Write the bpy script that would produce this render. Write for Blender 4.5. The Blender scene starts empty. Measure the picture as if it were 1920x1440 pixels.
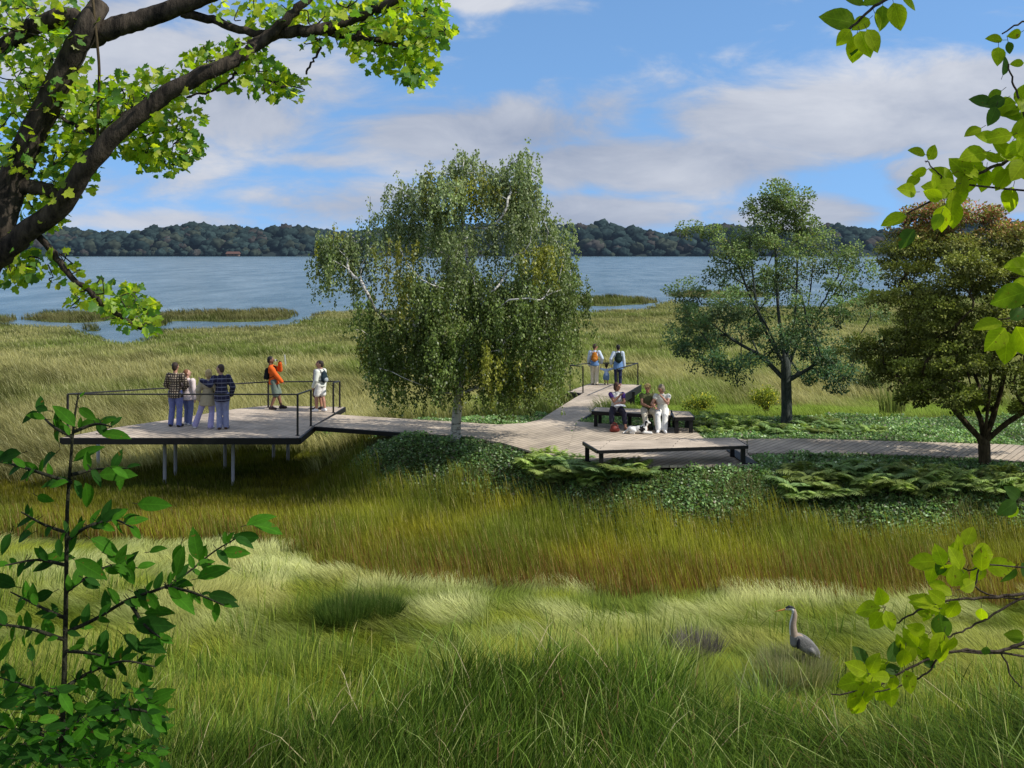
import bpy, bmesh, math, random
import numpy as np
from mathutils import Vector, Matrix, Quaternion

random.seed(7)
RNG = np.random.default_rng(11)
SC = bpy.context.scene
COL = SC.collection
PI = math.pi

# ------------------------------------------------------------------ camera
# photo measurements: 1920 px wide, focal length 2059 px, horizon line at row 470, eye 6.5 m above the marsh
FPX, HZ, EYE = 2059.0, 470.0, 6.5
cam_d = bpy.data.cameras.new('camera')
cam = bpy.data.objects.new('camera', cam_d)
COL.objects.link(cam)
cam.location = (0, 0, EYE)
cam.rotation_euler = (PI / 2, 0, 0)
cam_d.sensor_width = 36.0
cam_d.lens = 36.0 * FPX / 1920.0
cam_d.shift_y = -(720.0 - HZ) / 1920.0
cam_d.clip_start = 0.05
cam_d.clip_end = 8000
SC.camera = cam


def on_z(x, y, z):
    """World point at height z that was measured at pixel (x, y) of the photo."""
    Y = FPX * (EYE - z) / (y - HZ)
    return Vector(((x - 960.0) / FPX * Y, Y, z))


def on_y(x, y, Y):
    """World point at distance Y measured at pixel (x, y)."""
    return Vector(((x - 960.0) / FPX * Y, Y, EYE - (y - HZ) / FPX * Y))


# ------------------------------------------------------------------ numpy noise
def _hash(ix, iy, seed):
    h = (ix * 374761393 + iy * 668265263 + seed * 974634777) & 0xFFFFFFFF
    h = ((h ^ (h >> 13)) * 1274126177) & 0xFFFFFFFF
    h = h ^ (h >> 16)
    return (h & 0xFFFF) / 65535.0


def vnoise(x, y, seed=0):
    x = np.asarray(x, dtype=np.float64); y = np.asarray(y, dtype=np.float64)
    ix = np.floor(x).astype(np.int64); iy = np.floor(y).astype(np.int64)
    fx = x - ix; fy = y - iy
    fx = fx * fx * (3 - 2 * fx); fy = fy * fy * (3 - 2 * fy)
    a = _hash(ix, iy, seed); b = _hash(ix + 1, iy, seed)
    c = _hash(ix, iy + 1, seed); d = _hash(ix + 1, iy + 1, seed)
    return (a + (b - a) * fx) * (1 - fy) + (c + (d - c) * fx) * fy


def fbm(x, y, seed=0, octs=3):
    s = 0; a = 0.5; t = 0
    for k in range(octs):
        s = s + a * vnoise(np.asarray(x) * 2 ** k, np.asarray(y) * 2 ** k, seed + k * 17); t += a; a *= 0.5
    return s / t


def sstep(x):
    x = np.clip(x, 0, 1)
    return x * x * (3 - 2 * x)


# ------------------------------------------------------------------ object helpers
def tag(o, label=None, cat=None, group=None, kind=None):
    if label: o['label'] = label
    if cat: o['category'] = cat
    if group: o['group'] = group
    if kind: o['kind'] = kind
    return o


def thing(name, label, cat, loc=(0, 0, 0), rz=0.0, group=None):
    o = bpy.data.objects.new(name, None)
    COL.objects.link(o)
    o.location = loc; o.rotation_euler = (0, 0, rz)
    o.empty_display_size = 0.2
    return tag(o, label, cat, group)


def link_mesh(name, me, mats=None, parent=None, offset=None):
    me.name = name
    if mats is not None:
        for m in (mats if isinstance(mats, (list, tuple)) else [mats]):
            me.materials.append(m)
    o = bpy.data.objects.new(name, me)
    COL.objects.link(o)
    if parent is not None:
        o.parent = parent
        if offset is not None:
            me.transform(Matrix.Translation(-Vector(offset)))
    return o


def np_mesh(name, V, F, mats=None, parent=None, tint=None, smooth=False, offset=None, matidx=None, blade=None):
    """One mesh object out of arrays: V (n,3), F (m,k) with k constant (or a list of such arrays)."""
    V = np.ascontiguousarray(V, dtype=np.float32)
    if offset is not None:
        V = V - np.asarray(offset, dtype=np.float32)
    Fs = F if isinstance(F, list) else [F]
    Fs = [np.ascontiguousarray(f, dtype=np.int32) for f in Fs if len(f)]
    me = bpy.data.meshes.new(name)
    me.vertices.add(len(V)); me.vertices.foreach_set('co', V.ravel())
    loops = np.concatenate([f.ravel() for f in Fs])
    tot = np.concatenate([np.full(len(f), f.shape[1], dtype=np.int32) for f in Fs])
    start = np.concatenate([[0], np.cumsum(tot)[:-1]]).astype(np.int32)
    me.loops.add(len(loops)); me.loops.foreach_set('vertex_index', loops)
    me.polygons.add(len(tot)); me.polygons.foreach_set('loop_start', start)
    try:
        me.polygons.foreach_set('loop_total', tot)
    except Exception:
        pass
    if matidx is not None:
        me.polygons.foreach_set('material_index', np.asarray(matidx, dtype=np.int32))
    me.update(calc_edges=True)
    if smooth:
        me.polygons.foreach_set('use_smooth', np.ones(len(tot), dtype=bool))
    if tint is not None:
        at = me.attributes.new('tint', 'FLOAT_COLOR', 'POINT')
        c = np.ones((len(V), 4), dtype=np.float32); c[:, :3] = tint
        at.data.foreach_set('color', c.ravel())
    if blade is not None:
        at = me.attributes.new('blade', 'FLOAT_VECTOR', 'POINT'); at.data.foreach_set('vector', np.ascontiguousarray(blade, dtype=np.float32).ravel())
    return link_mesh(name, me, mats, parent)


class MB:
    """Collects simple solids into one mesh."""
    def __init__(s):
        s.v = []; s.f = []

    def add(s, V, F):
        n = len(s.v)
        s.v += [tuple(p) for p in V]
        s.f += [tuple(i + n for i in f) for f in F]

    def box(s, lo, hi):
        x0, y0, z0 = lo; x1, y1, z1 = hi
        s.add([(x0, y0, z0), (x1, y0, z0), (x1, y1, z0), (x0, y1, z0), (x0, y0, z1), (x1, y0, z1), (x1, y1, z1), (x0, y1, z1)],
              [(0, 3, 2, 1), (4, 5, 6, 7), (0, 1, 5, 4), (1, 2, 6, 5), (2, 3, 7, 6), (3, 0, 4, 7)])

    def bar(s, p, q, w, h):
        """Square bar from p to q; w across, h upward."""
        p = Vector(p); q = Vector(q); d = (q - p).normalized()
        up = Vector((0, 0, 1)) if abs(d.z) < 0.95 else Vector((0, 1, 0))
        a = d.cross(up).normalized() * (w / 2); b = a.cross(d).normalized() * (h / 2)
        s.add([p - a - b, p + a - b, p + a + b, p - a + b, q - a - b, q + a - b, q + a + b, q - a + b],
              [(0, 3, 2, 1), (4, 5, 6, 7), (0, 1, 5, 4), (1, 2, 6, 5), (2, 3, 7, 6), (3, 0, 4, 7)])

    def prism(s, poly, z0, z1):
        n = len(poly)
        a = sum(poly[i][0] * poly[(i + 1) % n][1] - poly[(i + 1) % n][0] * poly[i][1] for i in range(n))
        if a < 0: poly = poly[::-1]
        V = [(p[0], p[1], z0) for p in poly] + [(p[0], p[1], z1) for p in poly]
        F = [tuple(range(n - 1, -1, -1)), tuple(range(n, 2 * n))]
        F += [(i, (i + 1) % n, n + (i + 1) % n, n + i) for i in range(n)]
        s.add(V, F)

    def tube(s, pts, rad, n=6):
        V, F = tube_arrays(pts, rad, n)
        s.add(V.tolist(), F.tolist())

    def build(s, name, mat, parent=None, offset=None, bevel=0.0, smooth=False):
        me = bpy.data.meshes.new(name)
        me.from_pydata(s.v, [], s.f)
        if bevel:
            bm = bmesh.new(); bm.from_mesh(me)
            bmesh.ops.bevel(bm, geom=[e for e in bm.edges if e.calc_face_angle(0) > 0.6], offset=bevel, segments=2, affect='EDGES', clamp_overlap=True)
            bm.to_mesh(me); bm.free()
        if smooth:
            for p in me.polygons: p.use_smooth = True
        return link_mesh(name, me, mat, parent, offset)


def tube_arrays(pts, rad, n=6):
    P = np.array([tuple(p) for p in pts], dtype=np.float64)
    m = len(P)
    R = np.full(m, rad) if np.isscalar(rad) else np.array(rad, dtype=np.float64)
    T = np.zeros_like(P)
    T[1:-1] = P[2:] - P[:-2] if m > 2 else T[1:-1]
    T[0] = P[1] - P[0]; T[-1] = P[-1] - P[-2]
    T /= np.linalg.norm(T, axis=1, keepdims=True) + 1e-9
    ref = np.array([0.31, 0.93, 0.2]) if abs(T[0][1]) < 0.8 else np.array([1.0, 0.1, 0.1])
    V = []
    u = np.cross(T[0], ref); u /= np.linalg.norm(u)
    for i in range(m):
        u = u - T[i] * np.dot(u, T[i]); u /= np.linalg.norm(u) + 1e-9
        w = np.cross(T[i], u)
        for k in range(n):
            a = 2 * PI * k / n
            V.append(P[i] + R[i] * (math.cos(a) * u + math.sin(a) * w))
    V.append(P[-1] + T[-1] * R[-1] * 0.6)
    F = []
    for i in range(m - 1):
        for k in range(n):
            F.append((i * n + k, i * n + (k + 1) % n, (i + 1) * n + (k + 1) % n, (i + 1) * n + k))
    tip = len(V) - 1
    for k in range(0, n, 1):
        F.append(((m - 1) * n + k, (m - 1) * n + (k + 1) % n, tip, tip))
    F4 = np.array(F, dtype=np.int32)
    return np.array(V), F4


class Tubes:
    """Many tubes in one mesh (quads; the tip fan is kept as triangles)."""
    def __init__(s): s.V = []; s.Q = []; s.T = []; s.n = 0; s.C = []

    def add(s, pts, rad, n=6, col=None):
        V, F = tube_arrays(pts, rad, n)
        tri = F[:, 2] == F[:, 3]
        s.Q.append(F[~tri] + s.n); s.T.append(F[tri][:, :3] + s.n)
        s.V.append(V); s.n += len(V)
        s.C.append(np.tile(np.array(col if col is not None else (1, 1, 1.0)), (len(V), 1)))

    def build(s, name, mat, parent=None, offset=None):
        return np_mesh(name, np.concatenate(s.V), [np.concatenate(s.Q), np.concatenate(s.T)], mat, parent, tint=np.concatenate(s.C), smooth=True, offset=offset)


def copy_tree(o, parent=None):
    c = o.copy(); COL.objects.link(c); c.parent = parent
    for ch in list(o.children): copy_tree(ch, c)
    return c


def spline(pts, n):
    """Catmull-Rom through the points, n samples per span."""
    P = [Vector(p) for p in pts]
    if len(P) < 3:
        return [P[0].lerp(P[-1], i / n) for i in range(n + 1)]
    Q = [P[0] * 2 - P[1]] + P + [P[-1] * 2 - P[-2]]
    out = []
    for i in range(1, len(Q) - 2):
        a, b, c, d = Q[i - 1], Q[i], Q[i + 1], Q[i + 2]
        for k in range(n):
            t = k / n
            out.append(0.5 * ((2 * b) + (c - a) * t + (2 * a - 5 * b + 4 * c - d) * t * t + (3 * b - a - 3 * c + d) * t ** 3))
    out.append(P[-1])
    return out


# ------------------------------------------------------------------ materials
def srgb(r, g, b):
    f = lambda c: (c / 12.92 if c <= 0.04045 else ((c + 0.055) / 1.055) ** 2.4)
    return tuple(f(c / 255.0) for c in (r, g, b))


def new_mat(name):
    m = bpy.data.materials.new(name); m.use_nodes = True
    nt = m.node_tree
    for n in list(nt.nodes): nt.nodes.remove(n)
    out = nt.nodes.new('ShaderNodeOutputMaterial')
    return m, nt, out


def N(nt, typ, **kw):
    n = nt.nodes.new(typ)
    for k, v in kw.items():
        if k in ('ins',):
            for a, b in v.items(): n.inputs[a].default_value = b
        else:
            setattr(n, k, v)
    return n


def plain(name, col, rough=0.7, var=0.15, scale=30.0, metal=0.0, bump=0.0, spec=0.3):
    """Principled with a little noise in colour (and bump)."""
    m, nt, out = new_mat(name)
    p = N(nt, 'ShaderNodeBsdfPrincipled'); L = nt.links.new
    p.inputs['Roughness'].default_value = rough; p.inputs['Metallic'].default_value = metal
    p.inputs['Specular IOR Level'].default_value = spec
    tc = N(nt, 'ShaderNodeTexCoord'); no = N(nt, 'ShaderNodeTexNoise', ins={'Scale': scale, 'Detail': 4.0})
    L(tc.outputs['Object'], no.inputs['Vector'])
    mx = N(nt, 'ShaderNodeMix', data_type='RGBA')
    mx.inputs['A'].default_value = (*[c * (1 - var) for c in col], 1)
    mx.inputs['B'].default_value = (*[min(1, c * (1 + var)) for c in col], 1)
    L(no.outputs['Fac'], mx.inputs['Factor']); L(mx.outputs['Result'], p.inputs['Base Color'])
    if bump:
        b = N(nt, 'ShaderNodeBump', ins={'Strength': bump, 'Distance': 0.02}); L(no.outputs['Fac'], b.inputs['Height']); L(b.outputs['Normal'], p.inputs['Normal'])
    L(p.outputs[0], out.inputs[0])
    return m


def foliage(name, trans=0.4, gain=1.0, gloss=0.25, rough=0.5, tcol=(1.15, 1.25, 0.6), veins=False):
    """Leaf or blade: colour from the mesh's 'tint', light passes through."""
    m, nt, out = new_mat(name); L = nt.links.new
    a = N(nt, 'ShaderNodeAttribute', attribute_name='tint')
    g = N(nt, 'ShaderNodeVectorMath', operation='SCALE'); g.inputs['Scale'].default_value = gain
    L(a.outputs['Color'], g.inputs[0])
    if veins:       # midrib, side veins, blotches and a few browned spots on leaves seen close to
        def mn(op, u, v=None):
            q = N(nt, 'ShaderNodeMath', operation=op)
            for i, t in enumerate((u, v)):
                if t is None: continue
                if isinstance(t, (int, float)): q.inputs[i].default_value = t
                else: L(t, q.inputs[i])
            return q.outputs[0]
        bl = N(nt, 'ShaderNodeAttribute', attribute_name='blade'); sp = N(nt, 'ShaderNodeSeparateXYZ'); L(bl.outputs['Vector'], sp.inputs[0])
        ax = mn('ABSOLUTE', sp.outputs['X'])
        rib = mn('LESS_THAN', ax, 0.014)
        fr = mn('FRACT', mn('SUBTRACT', mn('MULTIPLY', sp.outputs['Y'], 8.0), mn('MULTIPLY', ax, 7.0)))
        sv = mn('MULTIPLY', mn('LESS_THAN', fr, 0.13), 0.55)
        vein = mn('MAXIMUM', rib, sv)
        tc = N(nt, 'ShaderNodeTexCoord'); no = N(nt, 'ShaderNodeTexNoise', ins={'Scale': 38.0, 'Detail': 4.0, 'Roughness': 0.6}); L(tc.outputs['Object'], no.inputs['Vector'])
        mul = mn('ADD', mn('MULTIPLY', vein, 0.30), mn('ADD', mn('MULTIPLY', no.outputs['Fac'], 0.9), 0.50))
        g2 = N(nt, 'ShaderNodeVectorMath', operation='SCALE'); L(g.outputs[0], g2.inputs[0]); L(mul, g2.inputs['Scale'])
        n3 = N(nt, 'ShaderNodeTexNoise', ins={'Scale': 55.0, 'Detail': 3.0}); L(tc.outputs['Object'], n3.inputs['Vector'])
        sp3 = mn('MULTIPLY', mn('GREATER_THAN', mn('ADD', n3.outputs['Fac'], mn('MULTIPLY', sp.outputs['Z'], 0.10)), 0.755), 0.8)
        mx3 = N(nt, 'ShaderNodeMix', data_type='RGBA'); mx3.inputs['B'].default_value = (0.16, 0.09, 0.02, 1); L(sp3, mx3.inputs['Factor']); L(g2.outputs[0], mx3.inputs['A'])
        g = N(nt, 'ShaderNodeVectorMath', operation='ADD'); L(mx3.outputs['Result'], g.inputs[0])
    p = N(nt, 'ShaderNodeBsdfPrincipled'); p.inputs['Roughness'].default_value = rough
    p.inputs['Specular IOR Level'].default_value = gloss
    L(g.outputs[0], p.inputs['Base Color'])
    t = N(nt, 'ShaderNodeBsdfTranslucent')
    mul = N(nt, 'ShaderNodeVectorMath', operation='MULTIPLY'); mul.inputs[1].default_value = tcol
    L(g.outputs[0], mul.inputs[0]); L(mul.outputs[0], t.inputs['Color'])
    mx = N(nt, 'ShaderNodeMixShader'); mx.inputs[0].default_value = trans
    L(p.outputs[0], mx.inputs[1]); L(t.outputs[0], mx.inputs[2]); L(mx.outputs[0], out.inputs[0])
    return m


def bark(name, c1, c2, scale=12.0, zs=0.25):
    m, nt, out = new_mat(name); L = nt.links.new
    p = N(nt, 'ShaderNodeBsdfPrincipled'); p.inputs['Roughness'].default_value = 0.9; p.inputs['Specular IOR Level'].default_value = 0.1
    tc = N(nt, 'ShaderNodeTexCoord'); mp = N(nt, 'ShaderNodeMapping'); mp.inputs['Scale'].default_value = (1, 1, zs)
    L(tc.outputs['Object'], mp.inputs['Vector'])
    no = N(nt, 'ShaderNodeTexNoise', ins={'Scale': scale, 'Detail': 6.0, 'Roughness': 0.7}); L(mp.outputs[0], no.inputs['Vector'])
    r = N(nt, 'ShaderNodeValToRGB'); r.color_ramp.elements[0].position = 0.36; r.color_ramp.elements[1].position = 0.66
    r.color_ramp.elements[0].color = (*c1, 1); r.color_ramp.elements[1].color = (*c2, 1)
    L(no.outputs['Fac'], r.inputs[0]); L(r.outputs[0], p.inputs['Base Color'])
    b = N(nt, 'ShaderNodeBump', ins={'Strength': 0.9, 'Distance': 0.03}); L(no.outputs['Fac'], b.inputs['Height']); L(b.outputs[0], p.inputs['Normal'])
    L(p.outputs[0], out.inputs[0])
    return m


def wood_deck(name, rot, c1, c2):
    """Weathered boards: rows of a brick pattern, streaks along the grain, dark gaps."""
    m, nt, out = new_mat(name); L = nt.links.new
    p = N(nt, 'ShaderNodeBsdfPrincipled'); p.inputs['Roughness'].default_value = 0.85; p.inputs['Specular IOR Level'].default_value = 0.15
    tc = N(nt, 'ShaderNodeTexCoord'); mp = N(nt, 'ShaderNodeMapping'); mp.inputs['Rotation'].default_value = (0, 0, rot)
    L(tc.outputs['Object'], mp.inputs['Vector'])
    br = N(nt, 'ShaderNodeTexBrick', ins={'Scale': 1.0, 'Mortar Size': 0.011, 'Brick Width': 3.1, 'Row Height': 0.16, 'Mortar Smooth': 0.2, 'Bias': 0.0})
    br.inputs['Color1'].default_value = (*c1, 1); br.inputs['Color2'].default_value = (*c2, 1); br.inputs['Mortar'].default_value = (*[c * 0.3 for c in c1], 1)
    L(mp.outputs[0], br.inputs['Vector'])
    mp2 = N(nt, 'ShaderNodeMapping'); mp2.inputs['Scale'].default_value = (0.9, 16, 1); L(mp.outputs[0], mp2.inputs['Vector'])
    no = N(nt, 'ShaderNodeTexNoise', ins={'Scale': 2.2, 'Detail': 5.0, 'Roughness': 0.65}); L(mp2.outputs[0], no.inputs['Vector'])
    n2 = N(nt, 'ShaderNodeTexNoise', ins={'Scale': 0.9, 'Detail': 3.0}); L(tc.outputs['Object'], n2.inputs['Vector'])
    ad = N(nt, 'ShaderNodeMath', operation='ADD'); L(no.outputs['Fac'], ad.inputs[0]); L(n2.outputs['Fac'], ad.inputs[1])
    mr = N(nt, 'ShaderNodeMapRange', ins={'From Min': 0.65, 'From Max': 1.35, 'To Min': 0.55, 'To Max': 1.32}); L(ad.outputs[0], mr.inputs['Value'])
    sc = N(nt, 'ShaderNodeVectorMath', operation='SCALE'); L(br.outputs['Color'], sc.inputs[0]); L(mr.outputs[0], sc.inputs['Scale'])
    L(sc.outputs[0], p.inputs['Base Color'])
    b = N(nt, 'ShaderNodeBump', ins={'Strength': 0.5, 'Distance': 0.01}); L(br.outputs['Fac'], b.inputs['Height']); b.invert = True
    L(b.outputs[0], p.inputs['Normal']); L(p.outputs[0], out.inputs[0])
    return m


def plaid(name, base, line, cross, freq, duty=0.5):
    """Checked cloth."""
    m, nt, out = new_mat(name); L = nt.links.new
    p = N(nt, 'ShaderNodeBsdfPrincipled'); p.inputs['Roughness'].default_value = 0.9; p.inputs['Specular IOR Level'].default_value = 0.1
    tc = N(nt, 'ShaderNodeTexCoord'); sp = N(nt, 'ShaderNodeSeparateXYZ'); L(tc.outputs['Object'], sp.inputs[0])
    fs = []
    for ax, fq in (('X', freq), ('Z', freq)):
        a = N(nt, 'ShaderNodeMath', operation='MULTIPLY'); a.inputs[1].default_value = fq; L(sp.outputs[ax], a.inputs[0])
        f = N(nt, 'ShaderNodeMath', operation='FRACT'); L(a.outputs[0], f.inputs[0])
        g = N(nt, 'ShaderNodeMath', operation='LESS_THAN'); g.inputs[1].default_value = duty; L(f.outputs[0], g.inputs[0]); fs.append(g)
    m1 = N(nt, 'ShaderNodeMix', data_type='RGBA'); m1.inputs['A'].default_value = (*base, 1); m1.inputs['B'].default_value = (*line, 1); L(fs[0].outputs[0], m1.inputs['Factor'])
    m2 = N(nt, 'ShaderNodeMix', data_type='RGBA'); m2.inputs['B'].default_value = (*cross, 1); L(m1.outputs['Result'], m2.inputs['A']); L(fs[1].outputs[0], m2.inputs['Factor'])
    L(m2.outputs['Result'], p.inputs['Base Color']); L(p.outputs[0], out.inputs[0])
    return m

# ================================================================== TERRAIN
DZ = 1.5          # height of decks and paths
SHX = np.array([-1500, 0, 130, 160, 230, 268, 300, 540, 600, 700, 1040, 1200, 1262, 1290, 1560, 1600, 1640, 3500.0])
SHY = np.array([610, 610, 614, 628, 648, 640, 622, 611, 587, 582, 586, 582, 563, 577, 577, 562, 556, 553.0])
ISLES = [(140, 597, 95, 8.5), (420, 595, 140, 10), (500, 592, 60, 9), (8, 601, 22, 5), (172, 619, 19, 4), (280, 606, 45, 9),
         (1140, 566, 100, 8), (1350, 553, 100, 6), (1910, 561, 60, 6), (-300, 596, 240, 8)]


def shore(X, Y, isle=False):
    """>0 on land, <0 under water, near the marsh edge (in photo rows at marsh level)."""
    Ys = np.maximum(Y, 5)
    xp = 960 + FPX * X / Ys; yp = HZ + FPX * 6.62 / Ys
    w = (vnoise(X * 0.35, Y * 0.35, 5) - 0.5)
    d = yp - np.interp(xp, SHX, SHY) + w * 4
    i_ = np.full_like(d, -99.0)
    for cx, cy, ax, ay in ISLES:
        e = (1 - np.sqrt(((xp - cx) / ax) ** 2 + ((yp - cy) / ay) ** 2)) * ay + w * 3
        i_ = np.maximum(i_, e)
    return (np.maximum(d, i_), i_) if isle else np.maximum(d, i_)


TOE_X = [-6, -3.5, 0, 2.5, 12, 40]; TOE_Y = [27.6, 26.4, 24.6, 22.6, 21.9, 21.9]; TOE_W = [3.0, 3.4, 3.7, 3.4, 3.7, 3.7]


def berm(X, Y):
    fb = sstep((Y - np.interp(X, TOE_X, TOE_Y)) / np.interp(X, TOE_X, TOE_W))
    left = sstep((X + 6.3) / 3.8)
    back = 1 - 0.85 * sstep((Y - 32.3) / 13.0) - 0.15 * sstep((Y - 45) / 15)
    return fb * left * back


def ground(X, Y):
    X = np.asarray(X, dtype=np.float64); Y = np.asarray(Y, dtype=np.float64)
    bluff = 4.9 * (1 - sstep((Y - 1.0) / 11.0))
    z = bluff + 1.36 * berm(X, Y)
    und = (fbm(X * 0.45, Y * 0.45, 3) - 0.5) * 0.25 * sstep((Y - 12) / 4) * (1 - berm(X, Y))
    z = z + und
    d = shore(X, Y)
    land = sstep((d + 1.5) / 3.0)
    far = sstep((Y - 60) / 15)
    return z * (1 - far + far * land) + far * (land - 1) * 0.7 - 1.2 * sstep((Y - 190) / 60)


def gz(x, y): return float(ground(np.array([x]), np.array([y]))[0])


ys = np.concatenate([np.arange(-14, 60, 0.4), np.arange(60, 190, 0.8), [195, 200, 210, 225, 250, 300, 600, 1200, 2600]])
ss = np.linspace(-60, 60, 260)
GX = ss[None, :] * (1 + np.maximum(ys, 0)[:, None] / 45.0) * 0.55
GY = np.repeat(ys[:, None], len(ss), 1)
GZ = ground(GX, GY)
nx, ny = len(ss), len(ys)
idx = np.arange(nx * ny).reshape(ny, nx)
GF = np.stack([idx[:-1, :-1], idx[:-1, 1:], idx[1:, 1:], idx[1:, :-1]], -1).reshape(-1, 4)

m, nt, out = new_mat('soil'); L = nt.links.new
p = N(nt, 'ShaderNodeBsdfPrincipled'); p.inputs['Roughness'].default_value = 1.0; p.inputs['Specular IOR Level'].default_value = 0.05
tc = N(nt, 'ShaderNodeTexCoord'); no = N(nt, 'ShaderNodeTexNoise', ins={'Scale': 1.3, 'Detail': 6.0, 'Roughness': 0.7}); L(tc.outputs['Object'], no.inputs['Vector'])
r = N(nt, 'ShaderNodeValToRGB'); r.color_ramp.elements[0].position = 0.3; r.color_ramp.elements[1].position = 0.7
r.color_ramp.elements[0].color = (0.045, 0.06, 0.014, 1); r.color_ramp.elements[1].color = (0.13, 0.14, 0.04, 1)
L(no.outputs['Fac'], r.inputs[0]); L(r.outputs[0], p.inputs['Base Color']); L(p.outputs[0], out.inputs[0])
M_SOIL = m
tag(np_mesh('ground', np.stack([GX, GY, GZ], -1).reshape(-1, 3), GF, M_SOIL, smooth=True), kind='structure')

# ------------------------------------------------------------------ water
m, nt, out = new_mat('lake_water'); L = nt.links.new
p = N(nt, 'ShaderNodeBsdfPrincipled')
p.inputs['Base Color'].default_value = (0.07, 0.135, 0.19, 1); p.inputs['Roughness'].default_value = 0.22; p.inputs['IOR'].default_value = 1.33
p.inputs['Specular IOR Level'].default_value = 0.13
tc = N(nt, 'ShaderNodeTexCoord'); mp = N(nt, 'ShaderNodeMapping'); mp.inputs['Scale'].default_value = (0.35, 1.0, 1); mp.inputs['Rotation'].default_value = (0, 0, 0.15)
L(tc.outputs['Object'], mp.inputs['Vector'])
n1 = N(nt, 'ShaderNodeTexNoise', ins={'Scale': 0.55, 'Detail': 7.0, 'Roughness': 0.62}); L(mp.outputs[0], n1.inputs['Vector'])
mp9 = N(nt, 'ShaderNodeMapping'); mp9.inputs['Scale'].default_value = (0.11, 0.028, 1); L(tc.outputs['Object'], mp9.inputs['Vector'])
b = N(nt, 'ShaderNodeBump', ins={'Strength': 0.85, 'Distance': 1.2}); L(n1.outputs['Fac'], b.inputs['Height']); L(b.outputs[0], p.inputs['Normal'])
n2 = N(nt, 'ShaderNodeTexNoise', ins={'Scale': 1.0, 'Detail': 8.0, 'Roughness': 0.75}); L(mp9.outputs[0], n2.inputs['Vector'])
r = N(nt, 'ShaderNodeValToRGB'); r.color_ramp.elements[0].position = 0.40; r.color_ramp.elements[1].position = 0.64
r.color_ramp.elements[0].color = (0.070, 0.135, 0.178, 1); r.color_ramp.elements[1].color = (0.17, 0.25, 0.30, 1)
L(n2.outputs['Fac'], r.inputs[0]); L(r.outputs[0], p.inputs['Base Color']); L(p.outputs[0], out.inputs[0])
M_WATER = m
wy = np.concatenate([np.arange(55, 150, 4), [160, 200, 300, 500, 900, 1500, 2500.0]])
ws = np.linspace(-1, 1, 21)
WX = ws[None, :] * (40 + wy[:, None] * 0.9); WY = np.repeat(wy[:, None], 21, 1)
wi = np.arange(WX.size).reshape(WX.shape)
WF = np.stack([wi[:-1, :-1], wi[:-1, 1:], wi[1:, 1:], wi[1:, :-1]], -1).reshape(-1, 4)
tag(np_mesh('water', np.stack([WX, WY, np.full_like(WX, -0.12)], -1).reshape(-1, 3), WF, M_WATER), kind='structure')

# ------------------------------------------------------------------ far shore: wooded hills
FD = 1245.0
RX = [-900, -300, 0, 85, 150, 215, 270, 330, 380, 430, 480, 530, 570, 620, 680, 750, 830, 900, 960, 1050, 1100, 1135, 1190, 1250, 1300, 1350, 1400, 1460, 1520, 1590, 1660, 1690, 1760, 1830, 1900, 2200, 2900]
RY = [430, 420, 428, 424, 429, 437, 425, 415, 418, 424, 428, 418, 425, 435, 431, 420, 426, 416, 424, 418, 419, 412, 425, 437, 425, 419, 419, 428, 430, 418, 430, 440, 420, 412, 413, 420, 430]
hx = np.linspace(-1400, 1400, 240)


def ridge_h(x):
    return (HZ - np.interp(960 + FPX * x / (FD + 60), RX, RY)) / FPX * (FD + 60) + EYE


hv, hf = [], []
rows = [(0.0, -0.35), (6, 0.05), (60, 0.62), (160, 0.80), (420, 0.62), (900, -0.1)]
for k, (dy, fr) in enumerate(rows):
    hh = ridge_h(hx)
    hv.append(np.stack([hx, np.full_like(hx, FD + 8 + dy) + 10 * np.sin(hx / 90), hh * fr + (0 if k else -1)], -1))
hv = np.concatenate(hv)
hi = np.arange(len(hv)).reshape(len(rows), -1)
hf = np.stack([hi[:-1, :-1], hi[:-1, 1:], hi[1:, 1:], hi[1:, :-1]], -1).reshape(-1, 4)
M_HILL = plain('far_hill_soil', (0.028, 0.038, 0.036), 1.0, 0.3, 0.05, spec=0.0)
tag(np_mesh('hills', hv, hf, M_HILL, smooth=True), kind='structure')

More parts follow.
